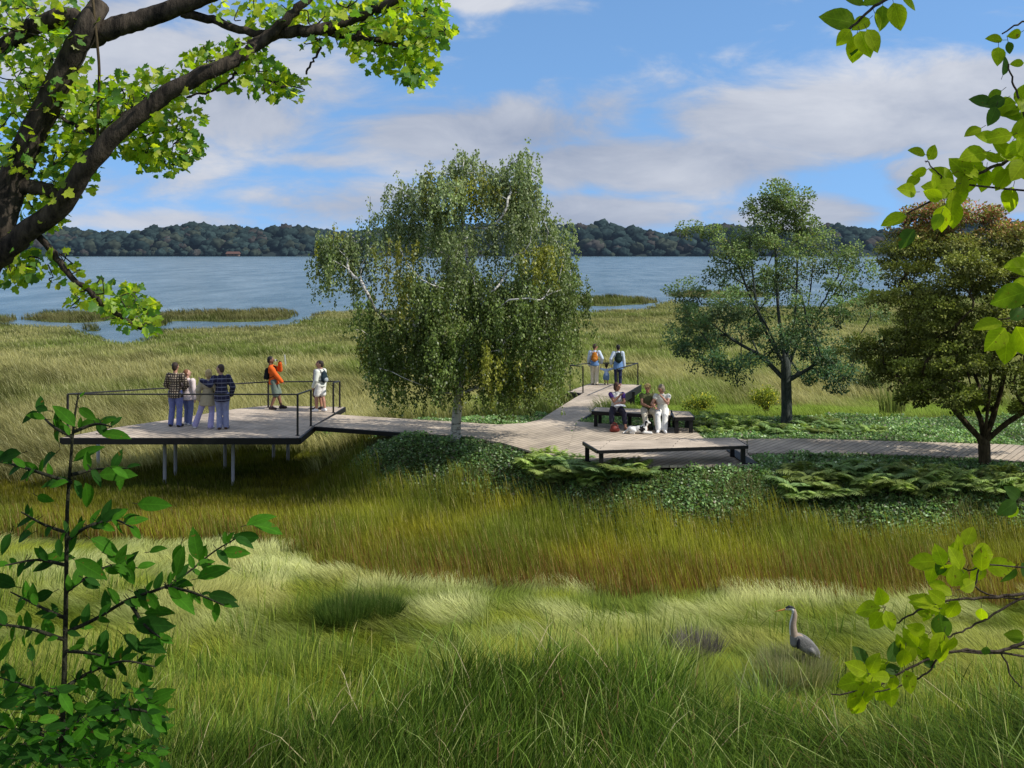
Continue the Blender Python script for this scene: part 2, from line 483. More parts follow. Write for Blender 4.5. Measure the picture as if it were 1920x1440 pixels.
# crowns of the far wood: lumpy rounded crowns standing on the slope, one mass
bm = bmesh.new(); bmesh.ops.create_icosphere(bm, subdivisions=3, radius=1.0)
icoV = np.array([v.co[:] for v in bm.verts]); icoF = np.array([[v.index for v in f.verts] for f in bm.faces]); bm.free()
lumps = []
for k in range(6):
    rr = np.random.default_rng(100 + k)
    V = icoV.copy(); disp = np.zeros(len(V))
    for j in range(16):
        d = rr.normal(size=3); d[2] = abs(d[2]) * 0.8; d /= np.linalg.norm(d)
        disp = np.maximum(disp, 0.30 * np.exp(-((1 - V @ d) / 0.055)) * rr.uniform(0.6, 1.1))
    V = V * (0.86 + disp + 0.34 * (rr.random(len(V)) - 0.5))[:, None]
    V[:, 2] *= 0.85
    lumps.append(V)
cv, cf, cc = [], [], []
n = 0
for i in range(2600):
    x = random.uniform(-720, 700)
    t = random.random() ** 1.3
    dy = t * 150
    hh = float(ridge_h(np.array([x]))[0])
    base = hh * float(np.interp(dy, [0, 6, 60, 160], [-0.02, 0.04, 0.62, 0.80]))
    s = random.uniform(4.0, 11.0) * (1.0 if t > 0.08 else 0.6)
    top = hh * random.uniform(0.86, 1.08) if t > 0.25 else 1e9
    zc = min(base + s * 0.55, top - s * 0.95)
    V = lumps[i % 6] * s
    a = random.uniform(0, 6.28); ca, sa = math.cos(a), math.sin(a)
    V = np.stack([V[:, 0] * ca - V[:, 1] * sa + x, V[:, 0] * sa + V[:, 1] * ca + FD + 10 + dy, V[:, 2] + zc], -1)
    cv.append(V); cf.append(icoF + n); n += len(V)
    q = random.random()
    if q < 0.74: c = np.array((0.020, 0.033, 0.031)) * random.uniform(0.8, 1.3)
    elif q < 0.92: c = np.array((0.034, 0.043, 0.032)) * random.uniform(0.8, 1.2)
    else: c = np.array((0.044, 0.042, 0.038)) * random.uniform(0.75, 1.1)
    cc.append(np.tile(c, (len(V), 1)) * (0.5 + 1.0 * np.random.default_rng(i).random((len(V), 1))))
M_FARLEAF = foliage('far_crown_leaf', 0.0, 1.0, 0.0, 1.0)
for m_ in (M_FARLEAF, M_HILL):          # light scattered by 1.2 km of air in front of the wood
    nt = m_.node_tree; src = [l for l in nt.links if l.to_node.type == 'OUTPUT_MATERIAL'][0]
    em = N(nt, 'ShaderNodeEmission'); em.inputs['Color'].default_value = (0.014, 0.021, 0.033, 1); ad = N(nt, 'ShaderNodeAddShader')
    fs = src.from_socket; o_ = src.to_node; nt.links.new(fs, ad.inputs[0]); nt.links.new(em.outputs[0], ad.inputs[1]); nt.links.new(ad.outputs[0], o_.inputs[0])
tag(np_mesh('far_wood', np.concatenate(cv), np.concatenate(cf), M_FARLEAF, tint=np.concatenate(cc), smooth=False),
    'dark wooded hills lining the far shore of the lake', 'wood', kind='stuff')

# small house with a reddish roof low on the far shore
hs = on_y(436, 480, FD - 2); hs.z = 0.3
hp = thing('shore_house', 'tiny reddish house at the waterline of the far wooded shore', 'house', hs)
mb = MB(); mb.box((-7, 0, 0), (7, 6, 2.6)); mb.build('wall', plain('house_wall', (0.18, 0.13, 0.11), 0.8), hp)
mb = MB(); mb.add([(-8, -1, 2.6), (8, -1, 2.6), (8, 7, 2.6), (-8, 7, 2.6), (-7, 3, 5.2), (7, 3, 5.2)], [(0, 1, 5, 4), (1, 2, 5), (2, 3, 4, 5), (3, 0, 4), (3, 2, 1, 0)])
mb.build('roof', plain('house_roof', (0.11, 0.065, 0.058), 0.8), hp)
for k in range(3):
    mb = MB(); mb.box((-5 + k * 4, -0.1, 0.8), (-3.4 + k * 4, 0.02, 2.0)); mb.build('window', plain('house_window', (0.05, 0.06, 0.07), 0.2), hp)

# pale stake standing in the marsh
sp_ = on_z(537, 695, 0.0)
q = thing('marsh_stake', 'thin pale leaning stake in the marsh behind the orange jacket', 'stake', (sp_.x, sp_.y, gz(sp_.x, sp_.y) - 0.1))
mb = MB(); mb.bar((0, 0, 0), (-0.10, 0, 1.0), 0.07, 0.07); mb.build('post', plain('stake_wood', (0.5, 0.5, 0.44), 0.9), q, bevel=0.01)

# ================================================================== DECKS, PATHS, BENCHES
M_DECK1 = wood_deck('deck_boards', 0.72, (0.54, 0.45, 0.35), (0.43, 0.36, 0.285))
M_DECK2 = wood_deck('path_boards', -0.95, (0.54, 0.45, 0.345), (0.44, 0.37, 0.29))
M_DECK3 = wood_deck('bench_boards', 0.3, (0.58, 0.485, 0.38), (0.48, 0.40, 0.315))
M_BLACK = plain('black_steel', (0.008, 0.008, 0.009), 0.5, 0.2, 8)
M_RAIL = plain('dark_rail_steel', (0.022, 0.021, 0.021), 0.45, 0.2, 8)
M_PILE = plain('pale_pile', (0.42, 0.42, 0.44), 0.8, 0.2, 6)


def Z(pts, z=DZ): return [on_z(x, y, z) for x, y in pts]


def deck(parent, poly, mat, name, fasc, depth, split=False):
    mb = MB(); mb.prism([(p.x, p.y) for p in poly], DZ - 0.05, DZ)
    mb.build(name, mat, parent, parent.location if parent else None)
    n = len(poly)
    a = sum(poly[i].x * poly[(i + 1) % n].y - poly[(i + 1) % n].x * poly[i].y for i in range(n))
    sg = 1 if a > 0 else -1
    if fasc:
        mb = MB()
        for q_, (i, d) in enumerate(fasc):
            if split and q_: mb.build('fascia', M_BLACK, parent, parent.location); mb = MB()
            p, q = poly[i], poly[(i + 1) % n]
            t = (q - p).normalized(); nrm = Vector((t.y, -t.x, 0)) * sg
            o = nrm * 0.028
            mb.bar(Vector((p.x, p.y, DZ - 0.006 - d / 2)) + o - t * 0.002, Vector((q.x, q.y, DZ - 0.006 - d / 2)) + o + t * 0.03, 0.05, d)
        mb.build('fascia', M_BLACK, parent, parent.location)


def post_top(foot, ypx):
    """Height at which a post that stands at foot meets photo row ypx."""
    return EYE - (ypx - HZ) / FPX * foot.y


def railing(parent, posts, runs, w=0.05):
    """posts: (x, y_top, y_foot); runs: index pairs joined by the hand rail."""
    r = bpy.data.objects.new('railing', None); COL.objects.link(r); r.parent = parent
    off = parent.location
    tops = []
    for x, yt, yf in posts:
        f = on_z(x, yf, DZ); zt = post_top(f, yt); tops.append(Vector((f.x, f.y, zt)))
        mb = MB(); mb.box((f.x - w / 2, f.y - w / 2, DZ + 0.004), (f.x + w / 2, f.y + w / 2, zt - 0.004))
        mb.box((f.x - w, f.y - w, DZ + 0.003), (f.x + w, f.y + w, DZ + 0.014))
        mb.build('post', M_RAIL, r, off)
    for i, j in runs:
        mb = MB(); mb.bar(tops[i], tops[j], 0.045, 0.035); mb.build('handrail', M_RAIL, r, off)


# left viewing deck on piles over the reeds
VD = Z([(116, 820.5), (560, 820.5), (588, 797.5), (645, 763), (500, 760.5), (440, 767), (310, 788), (215, 802)])
vd = thing('viewing_deck', 'large wooden viewing deck with black edge on pale piles above the reeds', 'deck', VD[0])
deck(vd, VD, M_DECK1, 'planking', [(0, 0.17), (1, 0.17), (2, 0.14), (7, 0.14), (6, 0.14), (5, 0.14), (4, 0.14), (3, 0.14)], 0.17)
for x, y in [(184, 890), (309, 908), (329, 893), (422, 881), (437, 909), (513, 864), (540, 869)]:
    b_ = on_z(x, y, 0.0)
    if x in (250, 600): b_ = on_z(x, y, 0.0)
    mb = MB(); g0 = gz(b_.x, b_.y) - 0.3
    Vt, Ft = tube_arrays([(b_.x, b_.y, g0), (b_.x, b_.y, 0.6), (b_.x, b_.y, DZ - 0.06)], [0.05, 0.049, 0.048], 10); mb.add(Vt.tolist(), [tuple(dict.fromkeys(f)) for f in Ft.tolist()])
    mb.build('pile', M_PILE, vd, vd.location, smooth=True)
railing(vd, [(127, 739, 819), (558, 739.5, 817), (583, 731, 799), (503, 716, 764), (637, 715, 764), (625, 718, 774)],
        [(0, 1), (1, 2), (0, 3), (3, 4), (4, 5)])

# boardwalk from the deck to the plaza, and on to the right
PATH1 = Z([(589.5, 799.0), (630.5, 777.0), (740, 784), (860, 791), (935, 796), (985, 793), (1012, 787), (1076, 747), (1093, 737.6), (1156.5, 746.8), (1081.6, 789.8), (1059.7, 856.2), (1000, 847), (940, 829.5), (870, 818), (700, 806.5)])
mb = MB(); mb.prism([(q.x, q.y) for q in PATH1], DZ - 0.05, DZ)
pt = mb.build('path', M_DECK2); tag(pt, kind='structure')
mb = MB()
for a_, b_ in [(0, 15), (15, 14), (9, 10)]:
    p_, q_ = PATH1[a_], PATH1[b_]; t_ = (q_ - p_).normalized(); nn = Vector((t_.y, -t_.x, 0))
    if nn.y > 0: nn = -nn
    if (a_, b_) == (9, 10): nn = Vector((abs(nn.x), nn.y, 0))
    dd = 0.12 if a_ != 9 else 0.22
    mb.bar(Vector((p_.x, p_.y, DZ - 0.006 - dd / 2)) + nn * 0.03, Vector((q_.x, q_.y, DZ - 0.006 - dd / 2)) + nn * 0.03, 0.05, dd)
tag(mb.build('path_edging', M_BLACK), kind='structure')
PATH2 = Z([(1401.5, 823), (1500, 822), (1640, 826), (1900, 833.5), (2080, 850), (2080, 890), (1920, 866), (1800, 856), (1640, 851), (1401.5, 849)])
mb = MB(); mb.prism([(q.x, q.y) for q in PATH2], DZ - 0.05, DZ)
tag(mb.build('path', M_DECK2), kind='structure')

# far overlook with railing
OV = Z([(1065, 734), (1092, 737.2), (1157, 746.2), (1200, 721.5), (1110, 718.5)])
ov = thing('overlook_deck', 'small raised overlook platform with thin railing at the end of the angled walk', 'deck', OV[0])
deck(ov, OV, M_DECK2, 'planking', [(0, 0.2), (2, 0.26), (3, 0.16), (4, 0.16)], 0.2)
mb = MB()
for x, y in [(1183, 731), (1078, 733)]:
    b_ = on_z(x, y, DZ); mb2 = MB(); mb2.box((b_.x - 0.13, b_.y - 0.1, gz(b_.x, b_.y) - 0.2), (b_.x + 0.13, b_.y + 0.1, DZ - 0.055)); mb2.build('support_post', M_BLACK, ov, ov.location)
railing(ov, [(1069, 685, 733), (1093, 687, 736), (1157, 692, 743.5), (1196, 681, 722), (1112, 680.5, 719.6)], [(0, 1), (2, 3), (0, 4), (4, 3)], 0.045)

# plaza deck
PL = Z([(1081.8, 789.9), (1150, 795.5), (1213, 800), (1297, 803), (1320, 821.5), (1400, 823), (1400, 849.5), (1423, 871.5), (1150, 873.5), (1095, 860.5), (1059.9, 856.3)])
pl = thing('plaza_deck', 'wide wooden deck with benches where the walks meet', 'deck', PL[0])
deck(pl, PL, M_DECK2, 'planking', [(0, 0.12), (8, 0.14)], 0.1, True)
mb = MB(); ED = Z([(1362, 845.5), (1380, 846), (1422, 870.6), (1394, 870.6)]); mb.prism([(q.x, q.y) for q in ED], DZ + 0.004, DZ + 0.03); mb.build('black_wedge', M_BLACK, pl, pl.location)  # thin black wedge lying on the planking near its right edge


def bench(name, label, top, legs, depth):
    """top: polygon at seat height; legs: (x, y) points under it."""
    c = top[0]
    b_ = thing('bench', label, 'bench', (c.x, c.y, DZ + 0.001), 0, 'black framed deck benches')
    mb = MB(); mb.prism([(q.x, q.y) for q in top], DZ + 0.40, DZ + 0.45); mb.build('seat', M_DECK3, b_, b_.location)
    n = len(top); cx = sum(q.x for q in top) / n; cy = sum(q.y for q in top) / n
    mb = MB()
    for i in range(n):
        p_, q_ = top[i].copy(), top[(i + 1) % n].copy()
        t_ = (q_ - p_).normalized(); nn = Vector((t_.y, -t_.x, 0))
        if nn.dot(Vector((p_.x + q_.x - 2 * cx, p_.y + q_.y - 2 * cy, 0))) < 0: nn = -nn
        h0 = Vector((0, 0, DZ + 0.445 - depth / 2 - p_.z))
        mb.bar(p_ + h0 + nn * 0.022 - t_ * 0.001 * i, q_ + h0 + nn * 0.022 + t_ * 0.02, 0.04, depth)
    mb.build('frame', M_BLACK, b_, b_.location)
    for x, y, g in legs:
        mb = MB(); mb.box((x - 0.05, y - 0.05, g), (x + 0.05, y + 0.05, DZ + 0.399)); mb.build('leg', M_BLACK, b_, b_.location)
    return b_


BZ = DZ + 0.45
FB = Z([(1122, 844), (1400, 835), (1377, 820.5), (1095, 828)], BZ)
bench('bench', 'long empty low bench along the front edge of the deck', FB,
      [(FB[i].x + dx, FB[i].y + dy, DZ + 0.002) for i, dx, dy in ((0, 0.07, 0.08), (1, -0.07, 0.08), (2, -0.07, -0.08), (3, 0.07, -0.08))], 0.072)
RB = Z([(1112, 770.5), (1180, 774), (1256, 778.5), (1258, 769), (1180, 766), (1118, 763.5)], BZ)
bench('bench', 'rear deck bench on which three women sit in a row', RB,
      [(RB[0].x + 0.08, RB[0].y + 0.07, DZ + 0.002), (RB[2].x - 0.1, RB[2].y + 0.07, DZ + 0.002), (RB[5].x + 0.1, RB[5].y - 0.07, 1.3), (RB[3].x - 0.08, RB[3].y - 0.07, 1.3), (RB[4].x, RB[4].y - 0.08, 1.3)], 0.10)
R2 = Z([(1265, 782), (1300, 781.3), (1291, 771.5), (1260, 770)], BZ)
bench('bench', 'short empty bench end with black legs beside the ferns', R2,
      [(R2[0].x + 0.06, R2[0].y + 0.06, DZ + 0.002), (R2[1].x - 0.06, R2[1].y + 0.06, DZ + 0.002), (R2[2].x - 0.06, R2[2].y - 0.07, 1.3), (R2[3].x + 0.05, R2[3].y - 0.07, 1.3)], 0.09)

# ================================================================== PEOPLE AND ANIMALS
def unit_sphere(nu=16, nv=10):
    V = [(0, 0, -1)]
    for j in range(1, nv):
        ph = -PI / 2 + PI * j / nv
        for i in range(nu):
            a = 2 * PI * i / nu
            V.append((math.cos(a) * math.cos(ph), math.sin(a) * math.cos(ph), math.sin(ph)))
    V.append((0, 0, 1))
    F = [(0, 1 + (i + 1) % nu, 1 + i) for i in range(nu)]
    for j in range(nv - 2):
        for i in range(nu):
            a = 1 + j * nu + i; b = 1 + j * nu + (i + 1) % nu
            F.append((a, b, b + nu, a + nu))
    t = len(V) - 1; o = 1 + (nv - 2) * nu
    F += [(t, o + i, o + (i + 1) % nu) for i in range(nu)]
    return np.array(V), F


USV, USF = unit_sphere()


def ell(c, h, R=None):
    return ('e', Vector(c), h, R)


def cap(p, r0, q, r1): return ('c', Vector(p), r0, Vector(q), r1)


def chain(pts, rads): return [cap(pts[i], rads[i], pts[i + 1], rads[i + 1]) for i in range(len(pts) - 1)]


def blob(name, shapes, mats, parent, voxel=0.008, smooth=3, classify=None, factor=0.5):
    """Fuse solids into one continuous skin (voxel remesh, smoothed) and keep the result as a plain mesh."""
    V, F = [], []
    for s in shapes:
        n = len(V)
        if s[0] == 'e':
            _, c, h, R = s
            P = USV * np.array(h)
            if R is not None: P = P @ np.array(R.to_3x3()).T
            P = P + np.array(c)
            V += P.tolist(); F += [tuple(i + n for i in f) for f in USF]
        else:
            _, p, r0, q, r1 = s
            d = q - p; l = d.length
            R = np.array((d.normalized() if l > 1e-6 else Vector((0, 0, 1))).to_track_quat('Z', 'Y').to_matrix())
            P = USV.copy()
            rr = np.where(P[:, 2:3] > 0.02, r1, r0)
            P = P * rr
            P[:, 2] += np.where(USV[:, 2] > 0.02, l, 0)
            P = P @ R.T + np.array(p)
            V += P.tolist(); F += [tuple(i + n for i in f) for f in USF]
    me = bpy.data.meshes.new('tmp'); me.from_pydata(V, [], F)
    o = bpy.data.objects.new('tmp', me); COL.objects.link(o)
    md = o.modifiers.new('r', 'REMESH'); md.mode = 'VOXEL'; md.voxel_size = voxel
    sm = o.modifiers.new('s', 'SMOOTH'); sm.factor = factor; sm.iterations = smooth
    dg = bpy.context.evaluated_depsgraph_get()
    nm = bpy.data.meshes.new_from_object(o.evaluated_get(dg))
    bpy.data.objects.remove(o); bpy.data.meshes.remove(me)
    nm.materials.clear()
    r = link_mesh(name, nm, mats, parent)
    for pl_ in nm.polygons: pl_.use_smooth = True
    if classify:
        c = np.zeros(len(nm.polygons) * 3); nm.polygons.foreach_get('center', c)
        nm.polygons.foreach_set('material_index', classify(c.reshape(-1, 3)).astype(np.int32))
    return r


def ik(a, c, l1, l2, pole):
    a, c, pole = Vector(a), Vector(c), Vector(pole)
    d = c - a; L_ = min(d.length, (l1 + l2) * 0.999); u = d.normalized()
    x = (l1 * l1 - l2 * l2 + L_ * L_) / (2 * L_); h = math.sqrt(max(l1 * l1 - x * x, 0))
    pp = (pole - u * pole.dot(u))
    pp = pp.normalized() if pp.length > 1e-5 else Vector((0, 1, 0))
    return a + u * x + pp * h, a + u * L_


SKIN = {k: plain('skin_' + k, c, 0.55, 0.08, 20) for k, c in dict(fair=(0.50, 0.29, 0.21), tan=(0.36, 0.18, 0.115), brown=(0.20, 0.10, 0.065), warm=(0.42, 0.22, 0.15)).items()}
M_EYE = plain('eye_dark', (0.02, 0.015, 0.012), 0.3); M_LIP = plain('lip', (0.36, 0.12, 0.10), 0.5)


def fabric(name, c, var=0.22, sc=14): return plain(name, c, 0.92, var, sc, bump=0.35, spec=0.08)


def person(label, px, feet_y, H, yaw, group=None, skin='fair', hair=None, hair_c=(0.04, 0.025, 0.015), ank=None, wr=None, elb=None,
           pelvis=None, lean=0.0, side=0.0, hyaw=0.0, hpitch=0.0, top=None, bottom=None, shoe=None, zfoot=DZ, extra=None, loc=None, knee=None, build=1.0, child=False, seated=False):
    """A standing or sitting figure. Local frame: +y is where the body faces, +x its right; lengths in body heights."""
    f = on_z(px, feet_y, zfoot) if loc is None else Vector(loc)
    root = thing('person', label, 'person', (f.x, f.y, zfoot + 0.003), yaw, group)
    w = build
    P = Vector(pelvis) if pelvis else Vector((0, 0, 0.53))
    up = (Matrix.Rotation(side, 3, 'Y') @ Matrix.Rotation(-lean, 3, 'X')) @ Vector((0, 0, 1))
    fw = (Matrix.Rotation(-lean, 3, 'X')) @ Vector((0, 1, 0)); rt = fw.cross(up).normalized()
    if child: hs, tl = 1.55, 0.25
    else: hs, tl = 1.06, 0.275
    T = lambda x, y, z: P + rt * x + fw * y + up * z           # torso frame
    neck = T(0, -0.005, tl + 0.01)
    HR = Matrix.Rotation(hyaw, 3, 'Z') @ Matrix.Rotation(hpitch, 3, 'X')
    hc = neck + up * 0.045 + (up * 0.3 + HR @ Vector((0, 0.12, 0.7))).normalized() * 0.068 * hs
    Hd = lambda x, y, z: hc + HR @ (Vector((x, y, z)) * hs)
    sh = [T(s * 0.105 * w, 0, tl - 0.015) for s in (-1, 1)]
    hip = [P + rt * (s * 0.052) for s in (-1, 1)]
    ank = ank or [(-0.055, 0, 0.045), (0.055, 0, 0.045)]
    wr = wr or [(-0.15, 0.03, 0.47), (0.15, 0.03, 0.47)]
    elb = elb or [(-0.5, -1, 0), (0.5, -1, 0)]
    knee = knee or [(0, 1, 0.2), (0, 1, 0.2)]
    S = []
    # trunk
    S += [ell(T(0, 0, 0.0), (0.088 * w, 0.066, 0.07)), ell(T(0, 0.002, 0.10), (0.074 * w, 0.056, 0.09)), ell(T(0, 0.004, 0.20), (0.094 * w, 0.062, 0.085))]
    S += [cap(T(-0.085 * w, 0, tl - 0.02), 0.034, T(0.085 * w, 0, tl - 0.02), 0.034), cap(T(0, 0, tl - 0.02), 0.042, neck, 0.034), cap(neck, 0.032, Hd(0, -0.008, -0.02), 0.032)]
    # head with face
    S += [ell(hc, (0.043 * hs, 0.053 * hs, 0.060 * hs), HR), cap(Hd(0, 0.012, -0.040), 0.029 * hs, Hd(0, 0.026, -0.048), 0.021 * hs)]
    S += [cap(Hd(0, 0.050, 0.004), 0.006 * hs, Hd(0, 0.062, -0.016), 0.0085 * hs), cap(Hd(-0.02, 0.043, 0.012), 0.008 * hs, Hd(0.02, 0.043, 0.012), 0.008 * hs), cap(Hd(-0.009, 0.047, -0.034), 0.006 * hs, Hd(0.009, 0.047, -0.034), 0.006 * hs)]
    S += [ell(Hd(s * 0.044, -0.004, -0.004), (0.006 * hs, 0.011 * hs, 0.017 * hs), HR) for s in (-1, 1)]
    EL, WR, KN, AN, TO = [], [], [], [], []
    for i, s in enumerate((-1, 1)):
        e, wv = ik(sh[i], wr[i], 0.165, 0.15, elb[i]); EL.append(e); WR.append(wv)
        S += chain([sh[i], (sh[i] + e) / 2, e], [0.034 * w, 0.028 * w, 0.0235]) + chain([e, e.lerp(wv, 0.35), wv], [0.0235, 0.024, 0.0155])
        # hand: palm, four bent fingers, thumb
        d = (wv - e).normalized(); sd = d.cross(Vector((0, 0, 1)) if abs(d.z) < 0.8 else Vector((0, 1, 0))).normalized()
        if abs(d.z) >= 0.8: sd = Vector((0, 1, 0)) - d * d.y; sd.normalize()      # hanging hand: thumb side forward
        nr = d.cross(sd).normalized()
        pc = wv + d * 0.026
        S += [cap(wv, 0.013, pc + sd * 0.009, 0.0125), cap(wv, 0.012, pc - sd * 0.010, 0.0115), cap(pc + sd * 0.012, 0.010, pc - sd * 0.012, 0.010)]
        curl = nr if (nr.dot(Vector((-s, 0, 0))) > 0) else -nr
        for k, (o_, l_) in enumerate(((0.0155, 0.040), (0.0055, 0.044), (-0.005, 0.041), (-0.0145, 0.032))):
            b0 = pc + d * 0.010 + sd * o_
            b1 = b0 + (d * 0.9 + curl * 0.35 + sd * o_ * 3).normalized() * l_ * 0.55
            b2 = b1 + (d * 0.6 + curl * 0.8).normalized() * l_ * 0.45
            S += chain([b0, b1, b2], [0.0058, 0.0054, 0.0046])
        t0 = wv + d * 0.012 + sd * 0.014; t1 = t0 + (d * 0.6 + sd * 0.75 + curl * 0.2).normalized() * 0.021; t2 = t1 + (d * 0.9 + sd * 0.25 + curl * 0.3).normalized() * 0.018
        S += chain([t0, t1, t2], [0.0072, 0.0064, 0.0054])
        k_, a_ = ik(hip[i], ank[i], 0.245, 0.245, knee[i]); KN.append(k_); AN.append(a_)
        S += chain([hip[i], hip[i].lerp(k_, 0.45), k_], [0.055 * w, 0.048 * w, 0.034]) + chain([k_, k_.lerp(a_, 0.33) + Vector((0, -0.006, 0)), a_], [0.033, 0.034 * w, 0.021])
        kd = Vector((a_.x - P.x, 0.0, 0)); out_ = 0.25 * s
        tv = Vector((out_, 1.0, 0)).normalized(); TO.append((a_, tv))
        S += [cap((a_.x, a_.y - 0.012, 0.026), 0.022, Vector((a_.x, a_.y, 0.022)) + tv * 0.082, 0.017), cap(a_, 0.022, Vector((a_.x, a_.y, 0.028)) + tv * 0.035, 0.021)] if not (a_.z > 0.12) else [cap(a_, 0.022, a_ + tv * 0.08, 0.017)]

    def sc(shapes):
        o = []
        for q in shapes:
            if q[0] == 'e': o.append(('e', q[1] * H, tuple(v * H for v in q[2]), q[3]))
            else: o.append(('c', q[1] * H, q[2] * H, q[3] * H, q[4] * H))
        return o
    e1 = [np.array(Hd(s * 0.018, 0.047, 0.003) * H) for s in (-1, 1)]; lp = np.array(Hd(0, 0.052, -0.034) * H)
    HRi = np.array(HR.inverted())

    def cls(c):
        m_ = np.zeros(len(c))
        for e_ in e1: m_[np.linalg.norm((c - e_), axis=1) < 0.0078 * hs * H] = 1
        q = (c - lp) @ HRi.T
        m_[(np.abs(q[:, 0]) < 0.014 * hs * H) & (np.abs(q[:, 2]) < 0.005 * hs * H) & (np.abs(q[:, 1]) < 0.012 * H)] = 2
        return m_
    blob('body', sc(S), [SKIN[skin], M_EYE, M_LIP], root, 0.0055 * (H / 1.7 if H > 1.2 else 0.62), 2, cls)

    # ---- clothes
    def legs_shell(to, g, bell=0.0, hipz=0.075):
        Q = [ell(T(0, 0, 0.0), (0.088 * w + g, 0.066 + g, 0.074)), cap(T(-0.03, 0, hipz - 0.035), 0.055 + g, T(0.03, 0, hipz - 0.035), 0.055 + g)]
        for i in (0, 1):
            h, k_, a_ = hip[i], KN[i], AN[i]
            if to >= 1:     # down to a share of the shank
                e_ = k_.lerp(a_, to - 1)
                Q += chain([h, h.lerp(k_, 0.5), k_, k_.lerp(e_, 0.5), e_], [0.056 * w + g, 0.050 * w + g, 0.038 + g, 0.036 + g + bell * 0.4, 0.031 + g + bell])
                # flat hem
            else:
                e_ = h.lerp(k_, to); Q += chain([h, h.lerp(e_, 0.6), e_], [0.057 * w + g, 0.053 * w + g * 1.3, 0.050 * w + g * 1.6])
        return Q

    def top_shell(sl, hem, g, flare=0.0, collar=True):
        Q = [ell(T(0, 0, 0.10), (0.076 * w + g, 0.058 + g, 0.10)), ell(T(0, 0.004, 0.195), (0.096 * w + g, 0.064 + g, 0.085)),
             cap(T(-0.088 * w, 0, tl - 0.022), 0.034 + g * 0.8, T(0.088 * w, 0, tl - 0.022), 0.034 + g * 0.8), cap(T(0, 0, tl - 0.03), 0.045 + g * 0.6, T(0, -0.002, tl + (0.008 if collar else -0.012)), 0.036 + g * 0.5)]
        z = 0.08
        while z > hem:
            q = (0.08 - z)
            Q.append(ell(T(0, 0, z), (0.080 * w + g + flare * q + 0.17 * min(q, 0.09), 0.060 + g + flare * q * 0.8 + 0.16 * min(q, 0.09), 0.03)))
            z -= 0.02
        for i in (0, 1):
            s_, e_, w_ = sh[i], EL[i], WR[i]
            if sl <= 0: continue
            if sl <= 1: Q += chain([s_, s_.lerp(e_, 0.5 * sl), s_.lerp(e_, sl)], [0.036 * w + g, 0.031 * w + g, 0.029 * w + g])
            else: Q += chain([s_, s_.lerp(e_, 0.5), e_, e_.lerp(w_, (sl - 1) * 0.5), e_.lerp(w_, sl - 1)], [0.036 * w + g, 0.031 * w + g, 0.028 + g, 0.027 + g * 0.9, 0.022 + g * 0.9])
        return Q
    vx = 0.0075 * (H / 1.7 if H > 1.2 else 0.7)
    if bottom:
        to, mat, g, bell, nm = bottom
        blob(nm, sc(legs_shell(to, g, bell)), mat, root, vx, 3)
    if top:
        sl, hem, mat, g, flare, nm = top
        blob(nm, sc(top_shell(sl, hem, g, flare)), mat, root, vx, 3)
    if shoe:
        for i in (0, 1):
            a_, tv = TO[i]; g = 0.005
            Q = [cap((a_.x, a_.y - 0.016, 0.027), 0.025 + g, Vector((a_.x, a_.y, 0.020)) + tv * 0.086, 0.019 + g), cap(Vector((a_.x, a_.y, 0.048)), 0.023 + g, Vector((a_.x, a_.y, 0.034)) + tv * 0.035, 0.022 + g)]
            blob('shoe', sc(Q), shoe, root, vx, 2)
    if hair:
        if hair == 'short': Q = [ell(Hd(0, -0.012, 0.013), (0.0465 * hs, 0.0535 * hs, 0.057 * hs), HR), ell(Hd(0, -0.030, -0.012), (0.040 * hs, 0.036 * hs, 0.045 * hs), HR)]
        if hair == 'bob': Q = [ell(Hd(0, -0.010, 0.014), (0.050 * hs, 0.057 * hs, 0.060 * hs), HR), ell(Hd(0, -0.026, -0.022), (0.050 * hs, 0.038 * hs, 0.055 * hs), HR), cap(Hd(-0.042, -0.005, 0.01), 0.013 * hs, Hd(-0.043, 0.0, -0.04), 0.013 * hs), cap(Hd(0.042, -0.005, 0.01), 0.013 * hs, Hd(0.043, 0.0, -0.04), 0.013 * hs)]
        if hair == 'curly': Q = [ell(Hd(0, -0.010, 0.016), (0.053 * hs, 0.058 * hs, 0.060 * hs), HR), ell(Hd(0, -0.026, -0.012), (0.052 * hs, 0.042 * hs, 0.048 * hs), HR)] + [ell(Hd(0.045 * math.cos(a), -0.012 + 0.05 * math.sin(a), 0.03 + 0.01 * math.sin(3 * a)), (0.016 * hs,) * 3) for a in np.linspace(0, 6.0, 11)]
        if hair == 'pigtails': Q = [ell(Hd(0, -0.012, 0.012), (0.0475 * hs, 0.055 * hs, 0.058 * hs), HR), ell(Hd(0, -0.03, -0.012), (0.040 * hs, 0.034 * hs, 0.04 * hs), HR), ell(Hd(-0.045, -0.02, 0.05), (0.018 * hs,) * 3), ell(Hd(0.045, -0.02, 0.05), (0.018 * hs,) * 3)]
        if hair == 'bun': Q = [ell(Hd(0, -0.011, 0.013), (0.049 * hs, 0.056 * hs, 0.058 * hs), HR), ell(Hd(0, -0.03, -0.014), (0.043 * hs, 0.038 * hs, 0.045 * hs), HR), ell(Hd(0, -0.062, 0.01), (0.022 * hs, 0.018 * hs, 0.022 * hs), HR)]
        blob('hair', sc(Q), plain('hair_strands', hair_c, 0.6, 0.45, 60, bump=0.5), root, vx * 0.8, 2)
    if extra: extra(root, sc, dict(T=T, Hd=Hd, EL=EL, WR=WR, KN=KN, AN=AN, sh=sh, hip=hip, neck=neck, H=H, vx=vx, legs=legs_shell, top=top_shell, rt=rt, fw=fw, up=up, HR=HR, P=P))
    return root, f


def world_pt(root, v):
    return Matrix.Translation(root.location) @ Matrix.Rotation(root.rotation_euler.z, 4, 'Z') @ Vector(v)


